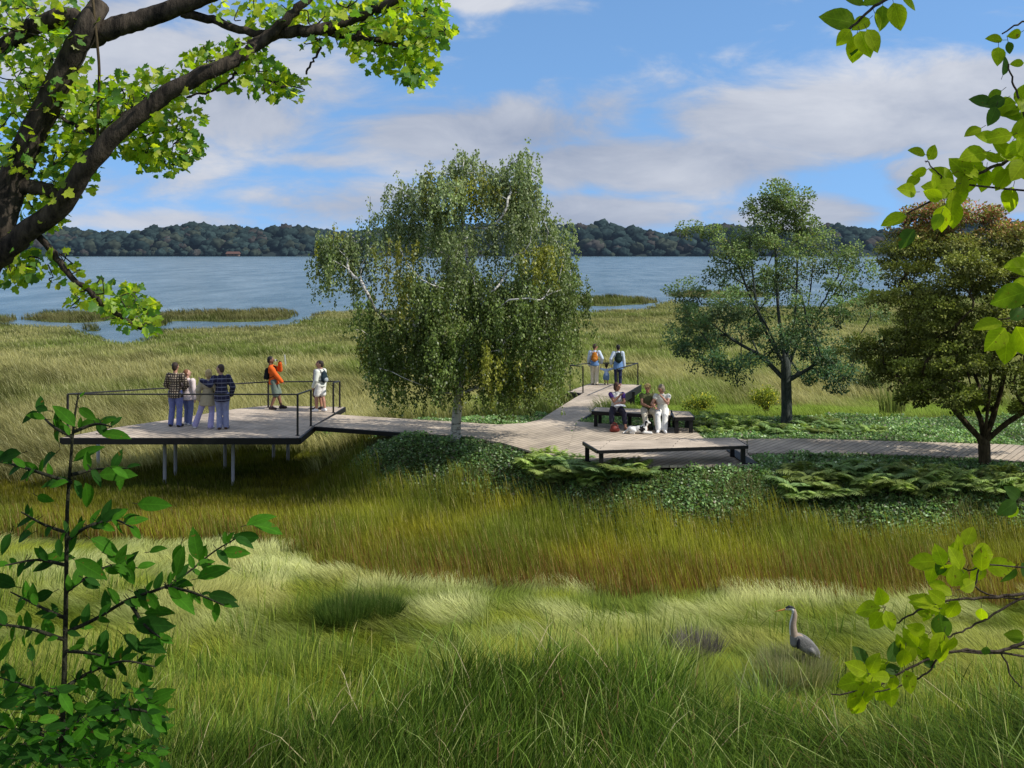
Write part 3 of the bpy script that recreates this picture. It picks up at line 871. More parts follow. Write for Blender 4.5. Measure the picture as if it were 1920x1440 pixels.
def backpack(label, root, d, col, width=0.085, height=0.15, depth=0.04, mark=None):
    """A soft rucksack on the back of a figure: a thing of its own, with straps and a front pocket."""
    H = d['H']; T = d['T']
    t = thing('backpack', label, 'backpack', root.location, root.rotation_euler.z, None)
    mat = fabric('backpack_cloth', col, 0.3)
    z = 0.155
    Q = [ell(T(0, -0.062 - depth * 0.7, z - 0.02) * H, (width * H, depth * H * 1.15, height * 0.6 * H)), ell(T(0, -0.062 - depth * 0.55, z + 0.04) * H, (width * 0.78 * H, depth * 0.95 * H, height * 0.52 * H))]
    blob('sack', Q, mat, t, 0.009, 3)
    Q = [ell(T(0, -0.062 - depth * 1.6, z - 0.05) * H, (width * 0.68 * H, depth * 0.6 * H, height * 0.30 * H))]
    blob('pocket', Q, fabric('backpack_pocket', tuple(c * 1.25 for c in col) if mark is None else mark, 0.3), t, 0.008, 2)
    for s in (-1, 1):
        pts = [T(s * 0.05, -0.075, 0.235), T(s * 0.058, -0.035, 0.29), T(s * 0.06, 0.04, 0.285), T(s * 0.068, 0.083, 0.22), T(s * 0.082, 0.06, 0.13), T(s * 0.085, -0.02, 0.09), T(s * 0.06, -0.085, 0.08)]
        tb = MB(); tb.tube(spline([q * H for q in pts], 4), 0.013 * H / 1.6, 6)
        me = tb.build('strap', fabric('strap_webbing', tuple(c * 0.5 for c in col)), t, smooth=True)
    return t


JEANS = fabric('blue_jeans', (0.17, 0.19, 0.40), 0.3); JEANS2 = fabric('grey_blue_jeans', (0.17, 0.20, 0.36), 0.3); LILAC = fabric('lilac_jeans', (0.40, 0.36, 0.58), 0.22)
WHITE = fabric('white_cloth', (0.72, 0.71, 0.68), 0.08); CREAM = fabric('cream_cloth', (0.60, 0.54, 0.42), 0.12); BEIGE = fabric('beige_wool', (0.42, 0.36, 0.25), 0.18)
PINKW = fabric('pale_pink_fleece', (0.66, 0.56, 0.54), 0.1); DKSHOE = plain('dark_shoe', (0.03, 0.025, 0.025), 0.6); WSHOE = plain('white_shoe', (0.7, 0.7, 0.7), 0.6); BRSHOE = plain('brown_shoe', (0.10, 0.05, 0.025), 0.5)
PLAID1 = plaid('black_tan_check', (0.40, 0.32, 0.23), (0.05, 0.04, 0.033), (0.045, 0.035, 0.03), 15, 0.45)
PLAID2 = plaid('navy_plaid', (0.030, 0.030, 0.060), (0.07, 0.07, 0.12), (0.20, 0.20, 0.26), 8.5, 0.2)

GL = 'people standing on the viewing deck'
person('person in a black and tan checked shirt and blue jeans seen from behind', 329, 800, 1.83, -0.12, GL, 'warm', 'short', (0.03, 0.018, 0.012),
       ank=[(-0.085, 0.02, 0.045), (0.07, -0.03, 0.045)], wr=[(-0.075, 0.115, 0.56), (0.075, 0.115, 0.56)], elb=[(-1, -0.45, 0), (1, -0.45, 0)], hyaw=-0.1, hpitch=0.1,
       top=(2, -0.075, PLAID1, 0.014, 0.12, 'shirt'), bottom=(2, JEANS, 0.009, 0.004, 'jeans'), shoe=DKSHOE, build=1.0)
person('person in a pale pink jacket and blue jeans looking up to the right', 352, 797, 1.60, -0.35, GL, 'fair', 'short', (0.16, 0.07, 0.03),
       ank=[(-0.05, 0.03, 0.045), (0.06, -0.03, 0.045)], wr=[(-0.08, 0.11, 0.58), (0.15, 0.0, 0.47)], hyaw=-0.85, hpitch=0.28,
       top=(1.95, -0.07, PINKW, 0.018, 0.16, 'jacket'), bottom=(2, JEANS2, 0.008, 0.003, 'jeans'), shoe=WSHOE)
person('blond person in a beige jacket and lilac jeans, held by an arm', 391, 803, 1.67, -0.05, GL, 'fair', 'bob', (0.46, 0.34, 0.16),
       ank=[(-0.225, -0.02, 0.045), (0.05, -0.05, 0.045)], wr=[(-0.165, 0.0, 0.49), (0.10, 0.12, 0.60)], hyaw=0.1, pelvis=(-0.01, 0, 0.52), side=0.03,
       top=(1.95, -0.13, BEIGE, 0.022, 0.14, 'jacket'), bottom=(2, LILAC, 0.009, 0.012, 'jeans'), shoe=WSHOE)


def shoulder_cloth(root, sc, d): pass


person('person in a navy plaid jacket with one arm around the beige jacket', 416, 805, 1.82, 0.12, GL, 'fair', 'short', (0.07, 0.045, 0.035),
       ank=[(-0.035, 0.0, 0.045), (0.06, 0.02, 0.045)], wr=[(-0.285, -0.095, 0.765), (0.13, 0.09, 0.52)], elb=[(-0.5, -1, -0.6), (0.8, -0.5, 0)], hyaw=1.15, side=-0.05,
       top=(2, -0.085, PLAID2, 0.016, 0.08, 'jacket'), bottom=(2, fabric('pale_jeans', (0.26, 0.28, 0.44), 0.3), 0.009, 0.006, 'jeans'), shoe=BRSHOE, build=1.0)

ORANGE = fabric('orange_shell', (0.62, 0.115, 0.022), 0.2)


def orange_extra(root, sc, d):
    backpack('black backpack on the person in the orange jacket', root, d, (0.012, 0.014, 0.016), 0.08, 0.15, 0.05)
    H = d['H']; q = d['Hd'](0.02, 0.085, 0.0) * H
    t = thing('camera', 'small pale camera held up to the face of the person in orange', 'camera', root.location, root.rotation_euler.z)
    mb = MB(); mb.box((q.x - 0.05, q.y - 0.018, q.z - 0.032), (q.x + 0.05, q.y + 0.018, q.z + 0.032)); mb.build('camera_body', plain('camera_silver', (0.6, 0.6, 0.6), 0.4), t, bevel=0.006)
    mb = MB(); mb.tube([(q.x, q.y + 0.016, q.z), (q.x, q.y + 0.05, q.z)], [0.026, 0.024], 12); mb.build('lens', M_BLACK, t, smooth=True)


person('person in an orange jacket and grey shorts leaning back on the rail', 521, 767, 1.70, -PI / 2 + 0.15, GL, 'brown', 'short', (0.012, 0.01, 0.01),
       ank=[(-0.055, 0.06, 0.045), (0.06, -0.12, 0.045)], pelvis=(0, -0.075, 0.515), lean=-0.17, wr=[(-0.035, 0.035, 0.845), (0.105, 0.075, 0.52)], elb=[(-0.3, 1, -0.8), (0.6, -1, 0)], hyaw=-0.05, hpitch=-0.05,
       top=(2, -0.045, ORANGE, 0.017, 0.08, 'jacket'), bottom=(0.92, fabric('grey_green_shorts', (0.14, 0.18, 0.15), 0.2), 0.012, 0, 'shorts'), shoe=plain('dark_sneaker', (0.035, 0.022, 0.024), 0.6), extra=orange_extra)
PALE = fabric('pale_green_white', (0.66, 0.68, 0.62), 0.1)
person('person in a white top and white shorts with bare legs and a rucksack', 601, 772, 1.58, 1.05, GL, 'warm', 'short', (0.025, 0.018, 0.015),
       ank=[(-0.06, 0.05, 0.045), (0.06, -0.06, 0.045)], wr=[(-0.13, 0.07, 0.50), (0.14, 0.02, 0.47)], hyaw=0.45,
       top=(2, -0.03, PALE, 0.017, 0.05, 'top'), bottom=(0.72, WHITE, 0.012, 0, 'shorts'), shoe=WSHOE,
       extra=lambda r, s, d: backpack('dark rucksack with a pale patch on the person in white', r, d, (0.02, 0.035, 0.045), 0.085, 0.16, 0.05, (0.3, 0.34, 0.36)))
person('person in a mauve grey shirt half hidden behind the one in white', 598, 768.5, 1.55, 1.1, GL, 'tan', 'short', (0.06, 0.03, 0.02),
       ank=[(-0.05, 0.03, 0.045), (0.05, -0.03, 0.045)], hyaw=0.35,
       top=(1, -0.03, fabric('mauve_grey', (0.25, 0.22, 0.24), 0.15), 0.013, 0.04, 'shirt'), bottom=(0.9, fabric('dark_shorts', (0.09, 0.06, 0.055), 0.2), 0.012, 0, 'shorts'), shoe=DKSHOE)

GW = 'family of three on the overlook'
BLUEW = fabric('pale_blue_shirt', (0.50, 0.58, 0.68), 0.1); DENIM = fabric('blue_denim', (0.13, 0.24, 0.46), 0.25); NAVY = fabric('navy_cloth', (0.022, 0.028, 0.07), 0.2)


def shirt_tail(mat, low, g=0.02, name='shirt_tail'):
    def f(root, sc, d):
        T = d['T']; Q = []
        z = 0.045
        while z > low:
            Q.append(ell(T(0, 0, z), (0.092 + g + (0.05 - z) * 0.12, 0.07 + g + (0.05 - z) * 0.1, 0.03))); z -= 0.018
        blob(name, sc(Q), mat, root, d['vx'], 3)
    return f


def w1_extra(root, sc, d):
    shirt_tail(DENIM, -0.06)(root, sc, d)
    backpack('orange brown backpack on the walker in cream trousers', root, d, (0.42, 0.15, 0.02), 0.085, 0.16, 0.045, (0.50, 0.20, 0.04))


def w3_extra(root, sc, d):
    shirt_tail(DENIM, -0.13)(root, sc, d)
    backpack('blackish green backpack on the walker in navy trousers', root, d, (0.016, 0.028, 0.022), 0.098, 0.185, 0.045)


person('person in pale blue shirt and cream trousers walking beside the small child', 1115, 721.5, 1.53, -0.1, GW, 'tan', 'bun', (0.05, 0.03, 0.02),
       ank=[(-0.05, 0.03, 0.045), (0.05, -0.04, 0.045)], wr=[(-0.14, 0.05, 0.49), (0.165, 0.06, 0.535)], elb=[(-0.5, -1, 0), (0.6, -1, 0)], hyaw=-0.9, hpitch=-0.2,
       top=(2, -0.02, BLUEW, 0.015, 0.05, 'shirt'), bottom=(2, CREAM, 0.012, 0.004, 'trousers'), shoe=plain('olive_shoe', (0.06, 0.06, 0.05), 0.7), extra=w1_extra)
person('toddler with dark pigtails in a light blue top held by both hands', 1137, 721.5, 0.83, 0.0, GW, 'tan', 'pigtails', (0.015, 0.01, 0.008),
       ank=[(-0.06, 0.03, 0.045), (0.06, -0.03, 0.045)], wr=[(-0.24, 0.02, 0.86), (0.24, 0.02, 0.86)], elb=[(-1, 0, -1), (1, 0, -1)], child=True, pelvis=(0, 0, 0.44),
       top=(0.9, -0.02, fabric('light_blue_top', (0.38, 0.50, 0.72), 0.12), 0.02, 0.1, 'top'), bottom=(0.85, DENIM, 0.026, 0, 'shorts'), shoe=DKSHOE)
person('person in a blue tunic and navy trousers holding the small child', 1159, 722.5, 1.51, 0.05, GW, 'tan', 'short', (0.01, 0.008, 0.008),
       ank=[(-0.05, 0.02, 0.045), (0.05, -0.02, 0.045)], wr=[(-0.165, 0.05, 0.535), (0.155, 0.02, 0.48)], elb=[(-0.6, -1, 0), (0.5, -1, 0)], hpitch=0.05,
       top=(2, -0.02, BLUEW, 0.016, 0.05, 'shirt'), bottom=(1.95, NAVY, 0.008, 0, 'trousers'), shoe=plain('pinkish_shoe', (0.30, 0.17, 0.15), 0.7), extra=w3_extra)

GS = 'women sitting on the rear bench'


def seat_person(label, px, **k):
    s = on_z(px, 772.5 + (px - 1157) * 0.05, BZ)
    return person(label, px, 0, loc=(s.x, s.y + 0.16, DZ), yaw=PI + k.pop('turn', 0), group=GS, seated=True, **k)


CHAR = fabric('charcoal_cloth', (0.045, 0.042, 0.06), 0.25); OLIVE = fabric('olive_knit', (0.105, 0.11, 0.05), 0.2)


def w_vest(root, sc, d):
    T = d['T']
    Q = chain([d['sh'][0], d['sh'][0].lerp(d['EL'][0], 0.38)], [0.044, 0.040]) + chain([d['sh'][1], d['sh'][1].lerp(d['EL'][1], 0.38)], [0.044, 0.040])
    blob('sleeve', sc(Q[:1]), fabric('violet_sleeve', (0.075, 0.04, 0.19), 0.2), root, d['vx'], 2)
    blob('sleeve', sc(Q[1:]), fabric('violet_sleeve', (0.075, 0.04, 0.19), 0.2), root, d['vx'], 2)


PV = (0, 0, 0.325)
seat_person('seated person with brown bob in white vest and charcoal capri trousers', 1157, H=1.60, turn=0.0, skin='tan', hair='bob', hair_c=(0.06, 0.03, 0.022), pelvis=PV, lean=0.12,
            ank=[(-0.125, 0.34, 0.045), (0.115, 0.34, 0.045)], knee=[(-0.35, 1, 0.9), (0.35, 1, 0.9)], wr=[(0.0, 0.20, 0.45), (-0.045, 0.13, 0.575)], elb=[(-1, -0.3, -0.4), (1, 0.0, -0.8)], hyaw=0.95,
            top=(0, -0.03, WHITE, 0.014, 0.03, 'vest'), bottom=(1.62, CHAR, 0.012, 0.002, 'trousers'), shoe=plain('tan_sandal', (0.30, 0.16, 0.10), 0.6), extra=w_vest)
seat_person('seated person with short fair curls in olive top and cream trousers', 1215, H=1.60, turn=0.1, skin='tan', hair='curly', hair_c=(0.44, 0.31, 0.12), pelvis=PV, lean=0.10,
            ank=[(-0.09, 0.33, 0.045), (0.085, 0.33, 0.045)], knee=[(-0.4, 1, 0.9), (0.4, 1, 0.9)], wr=[(-0.03, 0.24, 0.42), (0.03, 0.24, 0.42)], elb=[(-1, -0.6, -0.3), (1, -0.6, -0.3)], hyaw=-0.3, hpitch=-0.12,
            top=(0.25, -0.04, OLIVE, 0.013, 0.05, 'top'), bottom=(1.62, CREAM, 0.013, 0.004, 'trousers'), shoe=plain('brown_sandal', (0.13, 0.06, 0.04), 0.6))
seat_person('seated person with grey hair in white sleeveless top and long white trousers', 1243, H=1.62, turn=-0.15, skin='warm', hair='bob', hair_c=(0.27, 0.22, 0.16), pelvis=PV, lean=0.22,
            ank=[(-0.045, 0.33, 0.045), (0.055, 0.34, 0.045)], knee=[(-0.05, 1, 0.9), (0.25, 1, 0.9)], wr=[(0.0, 0.17, 0.585), (0.10, 0.25, 0.40)], elb=[(-0.7, 0.3, -1), (1, -0.4, -0.4)], hyaw=-0.75, hpitch=-0.3,
            top=(0.2, -0.05, fabric('off_white_top', (0.66, 0.66, 0.60), 0.08), 0.014, 0.06, 'top'), bottom=(1.93, WHITE, 0.014, 0.008, 'trousers'), shoe=WSHOE)

# paper on the lap, bags at the feet
s0 = on_z(1158, 772, BZ)
q = thing('paper', 'white folded paper on the lap of the person in charcoal trousers', 'paper', (s0.x + 0.02, s0.y - 0.30, BZ + 0.21))
mb = MB(); mb.add([(-0.15, -0.10, 0.0), (0.02, -0.12, 0.02), (0.03, 0.09, 0.045), (-0.14, 0.10, 0.025), (0.17, -0.09, -0.012), (0.17, 0.10, 0.016)], [(0, 1, 2, 3), (1, 4, 5, 2)])
o = mb.build('sheet', plain('white_paper', (0.8, 0.8, 0.8), 0.8, 0.03), q); o.modifiers.new('thick', 'SOLIDIFY').thickness = 0.004


def handbag(label, px, y, w, d, h, col, yaw, handles):
    c = on_z(px, y, DZ)
    t = thing('bag', label, 'bag', (c.x, c.y, DZ + 0.002), yaw)
    mt = plain('bag_leather', col, 0.5, 0.35, 14, bump=0.4)
    Q = [ell((0, 0, h * 0.36), (w * 0.52, d * 0.52, h * 0.36)), cap((-w * 0.36, 0, d * 0.34), d * 0.34, (w * 0.36, 0, d * 0.34), d * 0.34), cap((-w * 0.27, 0, h * 0.66), d * 0.26, (w * 0.27, 0, h * 0.66), d * 0.26)]
    blob('sack', Q, mt, t, 0.009, 4)
    for s in (-1, 1):
        if not handles: break
        tb = MB(); tb.tube(spline([(-w * 0.22, s * d * 0.2, h * 0.66), (-w * 0.17, s * d * 0.28, h * 0.98), (0, s * d * 0.3, h * 1.12), (w * 0.17, s * d * 0.28, h * 0.98), (w * 0.22, s * d * 0.2, h * 0.66)], 4), 0.011, 6)
        tb.build('handle', mt, t, smooth=True)
    if not handles:
        tb = MB(); tb.tube(spline([(-w * 0.1, d * 0.2, h * 0.75), (0, d * 0.25, h * 1.02), (w * 0.1, d * 0.2, h * 0.75)], 4), 0.012, 6); tb.build('handle', mt, t, smooth=True)
        blob('pocket', [ell((0, -d * 0.45, h * 0.3), (w * 0.34, d * 0.22, h * 0.24))], mt, t, 0.009, 2)


handbag('red leather handbag standing by the feet of the person in charcoal', 1152.5, 810, 0.24, 0.17, 0.23, (0.20, 0.035, 0.025), 0.2, True)
handbag('dark olive rucksack standing on the deck behind the dog', 1217.5, 806, 0.20, 0.15, 0.30, (0.03, 0.034, 0.024), -0.1, False)

# ------------------------------------------------------------------ dog lying on the deck, head up, facing right
c = on_z(1200, 813, DZ)
dog = thing('dog', 'white and black dog lying on the deck at the feet of the women', 'dog', (c.x, c.y, DZ + 0.002), -0.12)
S = [ell((-0.20, 0, 0.105), (0.16, 0.095, 0.105)), ell((-0.02, 0, 0.115), (0.17, 0.088, 0.105)), ell((0.10, 0, 0.13), (0.10, 0.085, 0.12)),
     cap((0.12, 0, 0.19), 0.066, (0.17, 0.0, 0.285), 0.052), ell((0.185, 0, 0.315), (0.066, 0.052, 0.052)), cap((0.215, 0, 0.308), 0.034, (0.275, 0, 0.295), 0.022), ell((0.286, 0, 0.302), (0.012, 0.014, 0.011))]
for s in (-1, 1):
    S += chain([(0.10, s * 0.065, 0.11), (0.10, s * 0.075, 0.045), (0.24, s * 0.075, 0.03), (0.31, s * 0.07, 0.025)], [0.045, 0.036, 0.027, 0.026])      # fore legs stretched out
    S += chain([(-0.24, s * 0.085, 0.12), (-0.14, s * 0.115, 0.085), (-0.26, s * 0.12, 0.035), (-0.16, s * 0.125, 0.024)], [0.068, 0.046, 0.028, 0.024])  # thigh, knee forward, hock, paw
S += chain([(-0.34, 0, 0.09), (-0.42, -0.04, 0.04), (-0.46, -0.10, 0.022)], [0.026, 0.02, 0.012])
DW = plain('dog_white_fur', (0.70, 0.69, 0.66), 0.9, 0.12, 60, bump=0.5); DB = plain('dog_black_fur', (0.012, 0.012, 0.013), 0.8, 0.3, 60, bump=0.5)


def dog_cls(c):
    m_ = np.zeros(len(c))
    w = (vnoise(c[:, 0] * 25, c[:, 2] * 25 + c[:, 1] * 20, 4) - 0.5) * 0.05
    m_[np.linalg.norm((c - np.array((0.05, -0.05, 0.13))) / np.array((1, 1.2, 0.9)), axis=1) + w < 0.085] = 1
    m_[np.linalg.norm((c - np.array((-0.17, 0.03, 0.22))) / np.array((1.3, 1, 0.8)), axis=1) + w < 0.075] = 1
    m_[np.linalg.norm(c - np.array((0.29, 0, 0.303)), axis=1) < 0.014] = 1
    m_[(c[:, 2] > 0.29) & (c[:, 0] < 0.205) & (np.abs(c[:, 1]) > 0.022) & (c[:, 0] > 0.13)] = 1
    for s in (-1, 1): m_[np.linalg.norm(c - np.array((0.232, s * 0.03, 0.333)), axis=1) < 0.009] = 1
    return m_


blob('body', S, [DW, DB], dog, 0.007, 2, dog_cls)
for s in (-1, 1):
    blob('ear', chain([(0.165, s * 0.046, 0.345), (0.15, s * 0.064, 0.30), (0.16, s * 0.062, 0.235)], [0.018, 0.026, 0.018]), DB, dog, 0.006, 2)

# ------------------------------------------------------------------ heron in the meadow
hl = on_y(1500, 1225, 16.5)
her = thing('heron', 'grey heron with long curved neck standing in the pale grass', 'bird', (hl.x, hl.y, gz(hl.x, hl.y)))
zb = EYE - (1225 - HZ) / FPX * 16.5 - her.location.z        # height of the visible belly line
k = 16.5 / FPX                                             # metres per photo pixel at the bird


def hp_(x, y, dy=0.0): return Vector(((x - 1500) * k, dy, zb + (1225 - y) * k))


S = [ell(hp_(1508, 1209), (0.22, 0.085, 0.10), Matrix.Rotation(0.62, 3, 'Y')), ell(hp_(1496, 1200), (0.10, 0.075, 0.10)), cap(hp_(1512, 1212), 0.08, hp_(1533, 1230), 0.03)]
S += chain(spline([hp_(1490, 1205), hp_(1488.5, 1190), hp_(1486.5, 1172), hp_(1489, 1156), hp_(1488.5, 1146), hp_(1483, 1140.5)], 3), list(np.linspace(0.072, 0.024, 16)) )
S += [ell(hp_(1480, 1141), (0.055, 0.024, 0.026), Matrix.Rotation(-0.15, 3, 'Y')), cap(hp_(1477, 1141.5), 0.02, hp_(1470, 1143), 0.012)]
HG = plain('heron_grey', (0.22, 0.215, 0.21), 0.8, 0.25, 40); HN = plain('heron_neck', (0.30, 0.235, 0.18), 0.8, 0.2, 40); HWt = plain('heron_white', (0.66, 0.66, 0.64), 0.8, 0.1)


def her_cls(c):
    x = c[:, 0] / k + 1500; y = 1225 - (c[:, 2] - zb) / k
    m_ = np.zeros(len(c)); m_[y < 1192] = 1; m_[(y < 1149) & (x < 1488)] = 2
    m_[(np.abs(c[:, 1]) < 0.028) & (y > 1150) & (y < 1190) & (x < 1487.2)] = 2
    return m_


blob('body', S, [HG, HN, HWt], her, 0.006, 3, her_cls)
mb = MB(); mb.tube([hp_(1473, 1142.3), hp_(1462, 1144.6), hp_(1452.5, 1147)], [0.015, 0.010, 0.003], 8); mb.build('beak', plain('heron_beak', (0.50, 0.24, 0.06), 0.4), her, smooth=True)
HBk = plain('heron_black', (0.012, 0.013, 0.02), 0.6)
for s in (-1, 1):
    blob('crown_stripe', chain([hp_(1474, 1139.5, s * 0.017), hp_(1480, 1137.3, s * 0.021), hp_(1486, 1138.5, s * 0.02), hp_(1491, 1141.5, s * 0.012)], [0.008, 0.013, 0.011, 0.004]), HBk, her, 0.005, 1)
    blob('eye', [ell(hp_(1476.5, 1140.8, s * 0.025), (0.007, 0.005, 0.007))], plain('heron_eye', (0.5, 0.35, 0.03), 0.2), her, 0.003, 1)
    blob('wing', [ell(hp_(1512, 1209, s * 0.075), (0.23, 0.024, 0.10), Matrix.Rotation(0.68, 3, 'Y')), cap(hp_(1518, 1216, s * 0.07), 0.055, hp_(1536, 1232, s * 0.04), 0.018)], plain('heron_wing', (0.185, 0.18, 0.175), 0.8, 0.45, 55, bump=0.5), her, 0.007, 2)
    blob('shoulder_patch', [ell(hp_(1494.5, 1203, s * 0.084), (0.028, 0.02, 0.085), Matrix.Rotation(0.15, 3, 'Y'))], HBk, her, 0.006, 2)
    mb = MB(); mb.tube([hp_(1506 + s * 2, 1228, s * 0.04), hp_(1508 + s * 3, 1245, s * 0.045), hp_(1505 + s * 3, 1272, s * 0.045) if False else Vector((hp_(1506 + s * 3, 1228).x, s * 0.045, 0.0))], [0.018, 0.013, 0.010], 8); mb.build('leg', plain('heron_leg', (0.12, 0.11, 0.08), 0.6), her, smooth=True)

# ================================================================== VEGETATION
def unit(a): return a / (np.linalg.norm(a, axis=-1, keepdims=True) + 1e-9)


LEAF_Q = (np.array([(0, 0, 0), (0.36, 0.45, 0.06), (0, 1, 0), (-0.36, 0.45, 0.06)]), np.array([(0, 1, 2, 3)]))


def ovate(nl=6, wid=0.36, droop=0.22, fold=0.10, pw=0.85, wav=0.0):
    """Leaf blade: pointed oval, folded on its midrib and bending down to the tip."""
    V, F = [], []
    for i in range(nl + 1):
        t = i / nl
        w = wid * math.sin(PI * t ** pw) ** 0.8 if 0 < t < 1 else 0.004
        z = -droop * t * t
        e = fold * w / wid + wav * math.sin(t * 9)
        V += [(-w, t, z + e), (0, t, z), (w, t, z + e)]
    for i in range(nl):
        a = i * 3
        F += [(a, a + 1, a + 4, a + 3), (a + 1, a + 2, a + 5, a + 4)]
    return np.array(V), np.array(F)


def lobed():
    """Broad leaf with a few pointed lobes, slightly cupped."""
    out = [(0, 0), (0.22, 0.10), (0.48, 0.06), (0.42, 0.28), (0.58, 0.52), (0.30, 0.58), (0.26, 0.84), (0, 1.0), (-0.26, 0.84), (-0.30, 0.58), (-0.58, 0.52), (-0.42, 0.28), (-0.48, 0.06), (-0.22, 0.10)]
    V = [(0, 0.42, -0.05)] + [(x, y, 0.16 * abs(x) - 0.18 * max(0, y - 0.4) ** 1.5) for x, y in out]
    n = len(out)
    return np.array(V), np.array([(0, 1 + i, 1 + (i + 1) % n) for i in range(n)])


def leaf_uv(tpl, n):
    b = np.repeat(np.array(tpl[0])[None], n, 0); b[:, :, 2] = RNG.random((n, 1)); return b.reshape(-1, 3)


def scatter(tpl, pos, axis, nrm, scale, col, vgrad=None):
    """Many copies of one leaf template in one mesh."""
    tv, tf = tpl
    axis = unit(np.asarray(axis, float)); nrm = np.asarray(nrm, float)
    nrm = unit(nrm - axis * np.sum(nrm * axis, 1, keepdims=True)); side = np.cross(axis, nrm)
    s = np.asarray(scale)[:, None, None]
    V = pos[:, None, :] + s * (tv[None, :, 0:1] * side[:, None, :] + tv[None, :, 1:2] * axis[:, None, :] + tv[None, :, 2:3] * nrm[:, None, :])
    nv = len(tv)
    F = (tf[None] + (np.arange(len(pos)) * nv)[:, None, None]).reshape(-1, tf.shape[1])
    C = np.repeat(col[:, None, :], nv, 1)
    if vgrad is not None: C = C * vgrad(tv)[None, :, None]
    return V.reshape(-1, 3), F, C.reshape(-1, 3)


def mixcol(n, cols, wts, jit=0.2, rng=RNG):
    c = np.array(cols)[rng.choice(len(cols), n, p=np.array(wts) / sum(wts))]
    return c * (1 + jit * (rng.random((n, 1)) * 2 - 1)) * (1 + 0.06 * (rng.random((n, 3)) * 2 - 1))


# ------------------------------------------------------------------ grasses
def in_poly(X, Y, poly):
    ins = np.zeros(len(X), bool); n = len(poly); j = n - 1
    for i in range(n):
        xi, yi, xj, yj = poly[i][0], poly[i][1], poly[j][0], poly[j][1]
        c = ((yi > Y) != (yj > Y)) & (X < (xj - xi) * (Y - yi) / (yj - yi + 1e-12) + xi)
        ins ^= c; j = i
    return ins


POLY_ALL = [[(q.x, q.y) for q in P_] for P_ in (PATH1, PATH2, PL)]
POLY_VD = [(q.x, q.y) for q in VD]; POLY_OV = [(q.x, q.y) for q in OV]


def off_decks(X, Y):
    k_ = np.ones(len(X), bool)
    for P_ in POLY_ALL: k_ &= ~in_poly(X, Y, P_)
    return k_


def blades(X, Y, h, w, az, lean, cb, ct, z0=None, three=True):
    """Grass blades: bases at X, Y; height h; width w; leaning 'lean' (share of h) toward az; base colour cb, tip colour ct."""
    n = len(X)
    z = ground(X, Y) - 0.02 if z0 is None else z0
    d = np.stack([np.cos(az), np.sin(az), np.zeros(n)], -1)
    wa = RNG.random(n) * PI
    sd = np.stack([np.cos(wa) * 1.0, np.sin(wa) * 0.6, np.zeros(n)], -1) * (w / 2)[:, None]
    B = np.stack([X, Y, z], -1)
    ts, ws = ((0, 0.42, 0.78, 1.0), (0.8, 1.0, 0.6, 0.0)) if three else ((0, 0.6, 1.0), (0.9, 0.8, 0.0))
    Vs, Cs = [], []
    for t, ww in zip(ts, ws):
        fall = 1 - 0.35 * np.clip(lean, 0, 1.6) * t * t
        c = B + np.stack([np.zeros(n), np.zeros(n), h * t * fall], -1) + d * (h * lean * t ** 1.9)[:, None]
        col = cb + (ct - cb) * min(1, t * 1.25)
        if ww > 0:
            Vs += [c - sd * ww, c + sd * ww]; Cs += [col, col]
        else:
            Vs.append(c); Cs.append(col)
    k_ = len(Vs)
    V = np.stack(Vs, 1).reshape(-1, 3); C = np.stack(Cs, 1).reshape(-1, 3)
    T = [(0, 1, 3), (0, 3, 2), (2, 3, 5), (2, 5, 4), (4, 5, 6)] if three else [(0, 1, 3), (0, 3, 2), (2, 3, 4)]
    F = (np.array(T)[None] + (np.arange(n) * k_)[:, None, None]).reshape(-1, 3)
    return V, F, C


def rand_band(n, ya, yb, power=0.0, spread=0.56, pad=1.2):
    """Points over the visible wedge between two distances; density falls as distance^-power."""
    u = RNG.random(n)
    e = 2.0 - power
    Y = (ya ** e + u * (yb ** e - ya ** e)) ** (1 / e) if abs(e) > 1e-3 else ya * (yb / ya) ** u
    X = (RNG.random(n) * 2 - 1) * (spread * Y + pad)
    return X, Y


def photo_xy(X, Y, z=0.0): return 960 + FPX * X / Y, HZ + FPX * (EYE - z) / Y


def lerp_c(a, b, t): return np.asarray(a) + (np.asarray(b) - np.asarray(a)) * np.asarray(t)[:, None]


M_GRASS = foliage('grass_blade', 0.42, 1.55, 0.06, 0.6, (1.1, 1.15, 0.7))
M_SILK = foliage('pale_grass_blade', 0.40, 1.5, 0.12, 0.5, (1.08, 1.1, 0.75))

# limit of the pale grass toward the reeds, and of the dark cordgrass toward the pale grass (photo rows at ground level)
REED_X = [-400, 0, 250, 520, 640, 760, 900, 1150, 1900, 2400]; REED_Y = [1010, 1010, 1020, 1030, 1075, 1110, 1120, 1125, 1140, 1140]
CORD_X = [-400, 0, 300, 520, 700, 800, 920, 1100, 1250, 1350, 1450, 1600, 1920, 2400]; CORD_Y = [1440, 1440, 1450, 1420, 1380, 1330, 1300, 1300, 1330, 1380, 1390, 1420, 1390, 1390]


def zone(X, Y):
    xp, yp = photo_xy(X, Y)
    wv = (fbm(X * 0.8, Y * 0.8, 31) - 0.5) * 50
    return yp + wv - np.interp(xp, REED_X, REED_Y), yp + wv * 1.6 - np.interp(xp, CORD_X, CORD_Y)


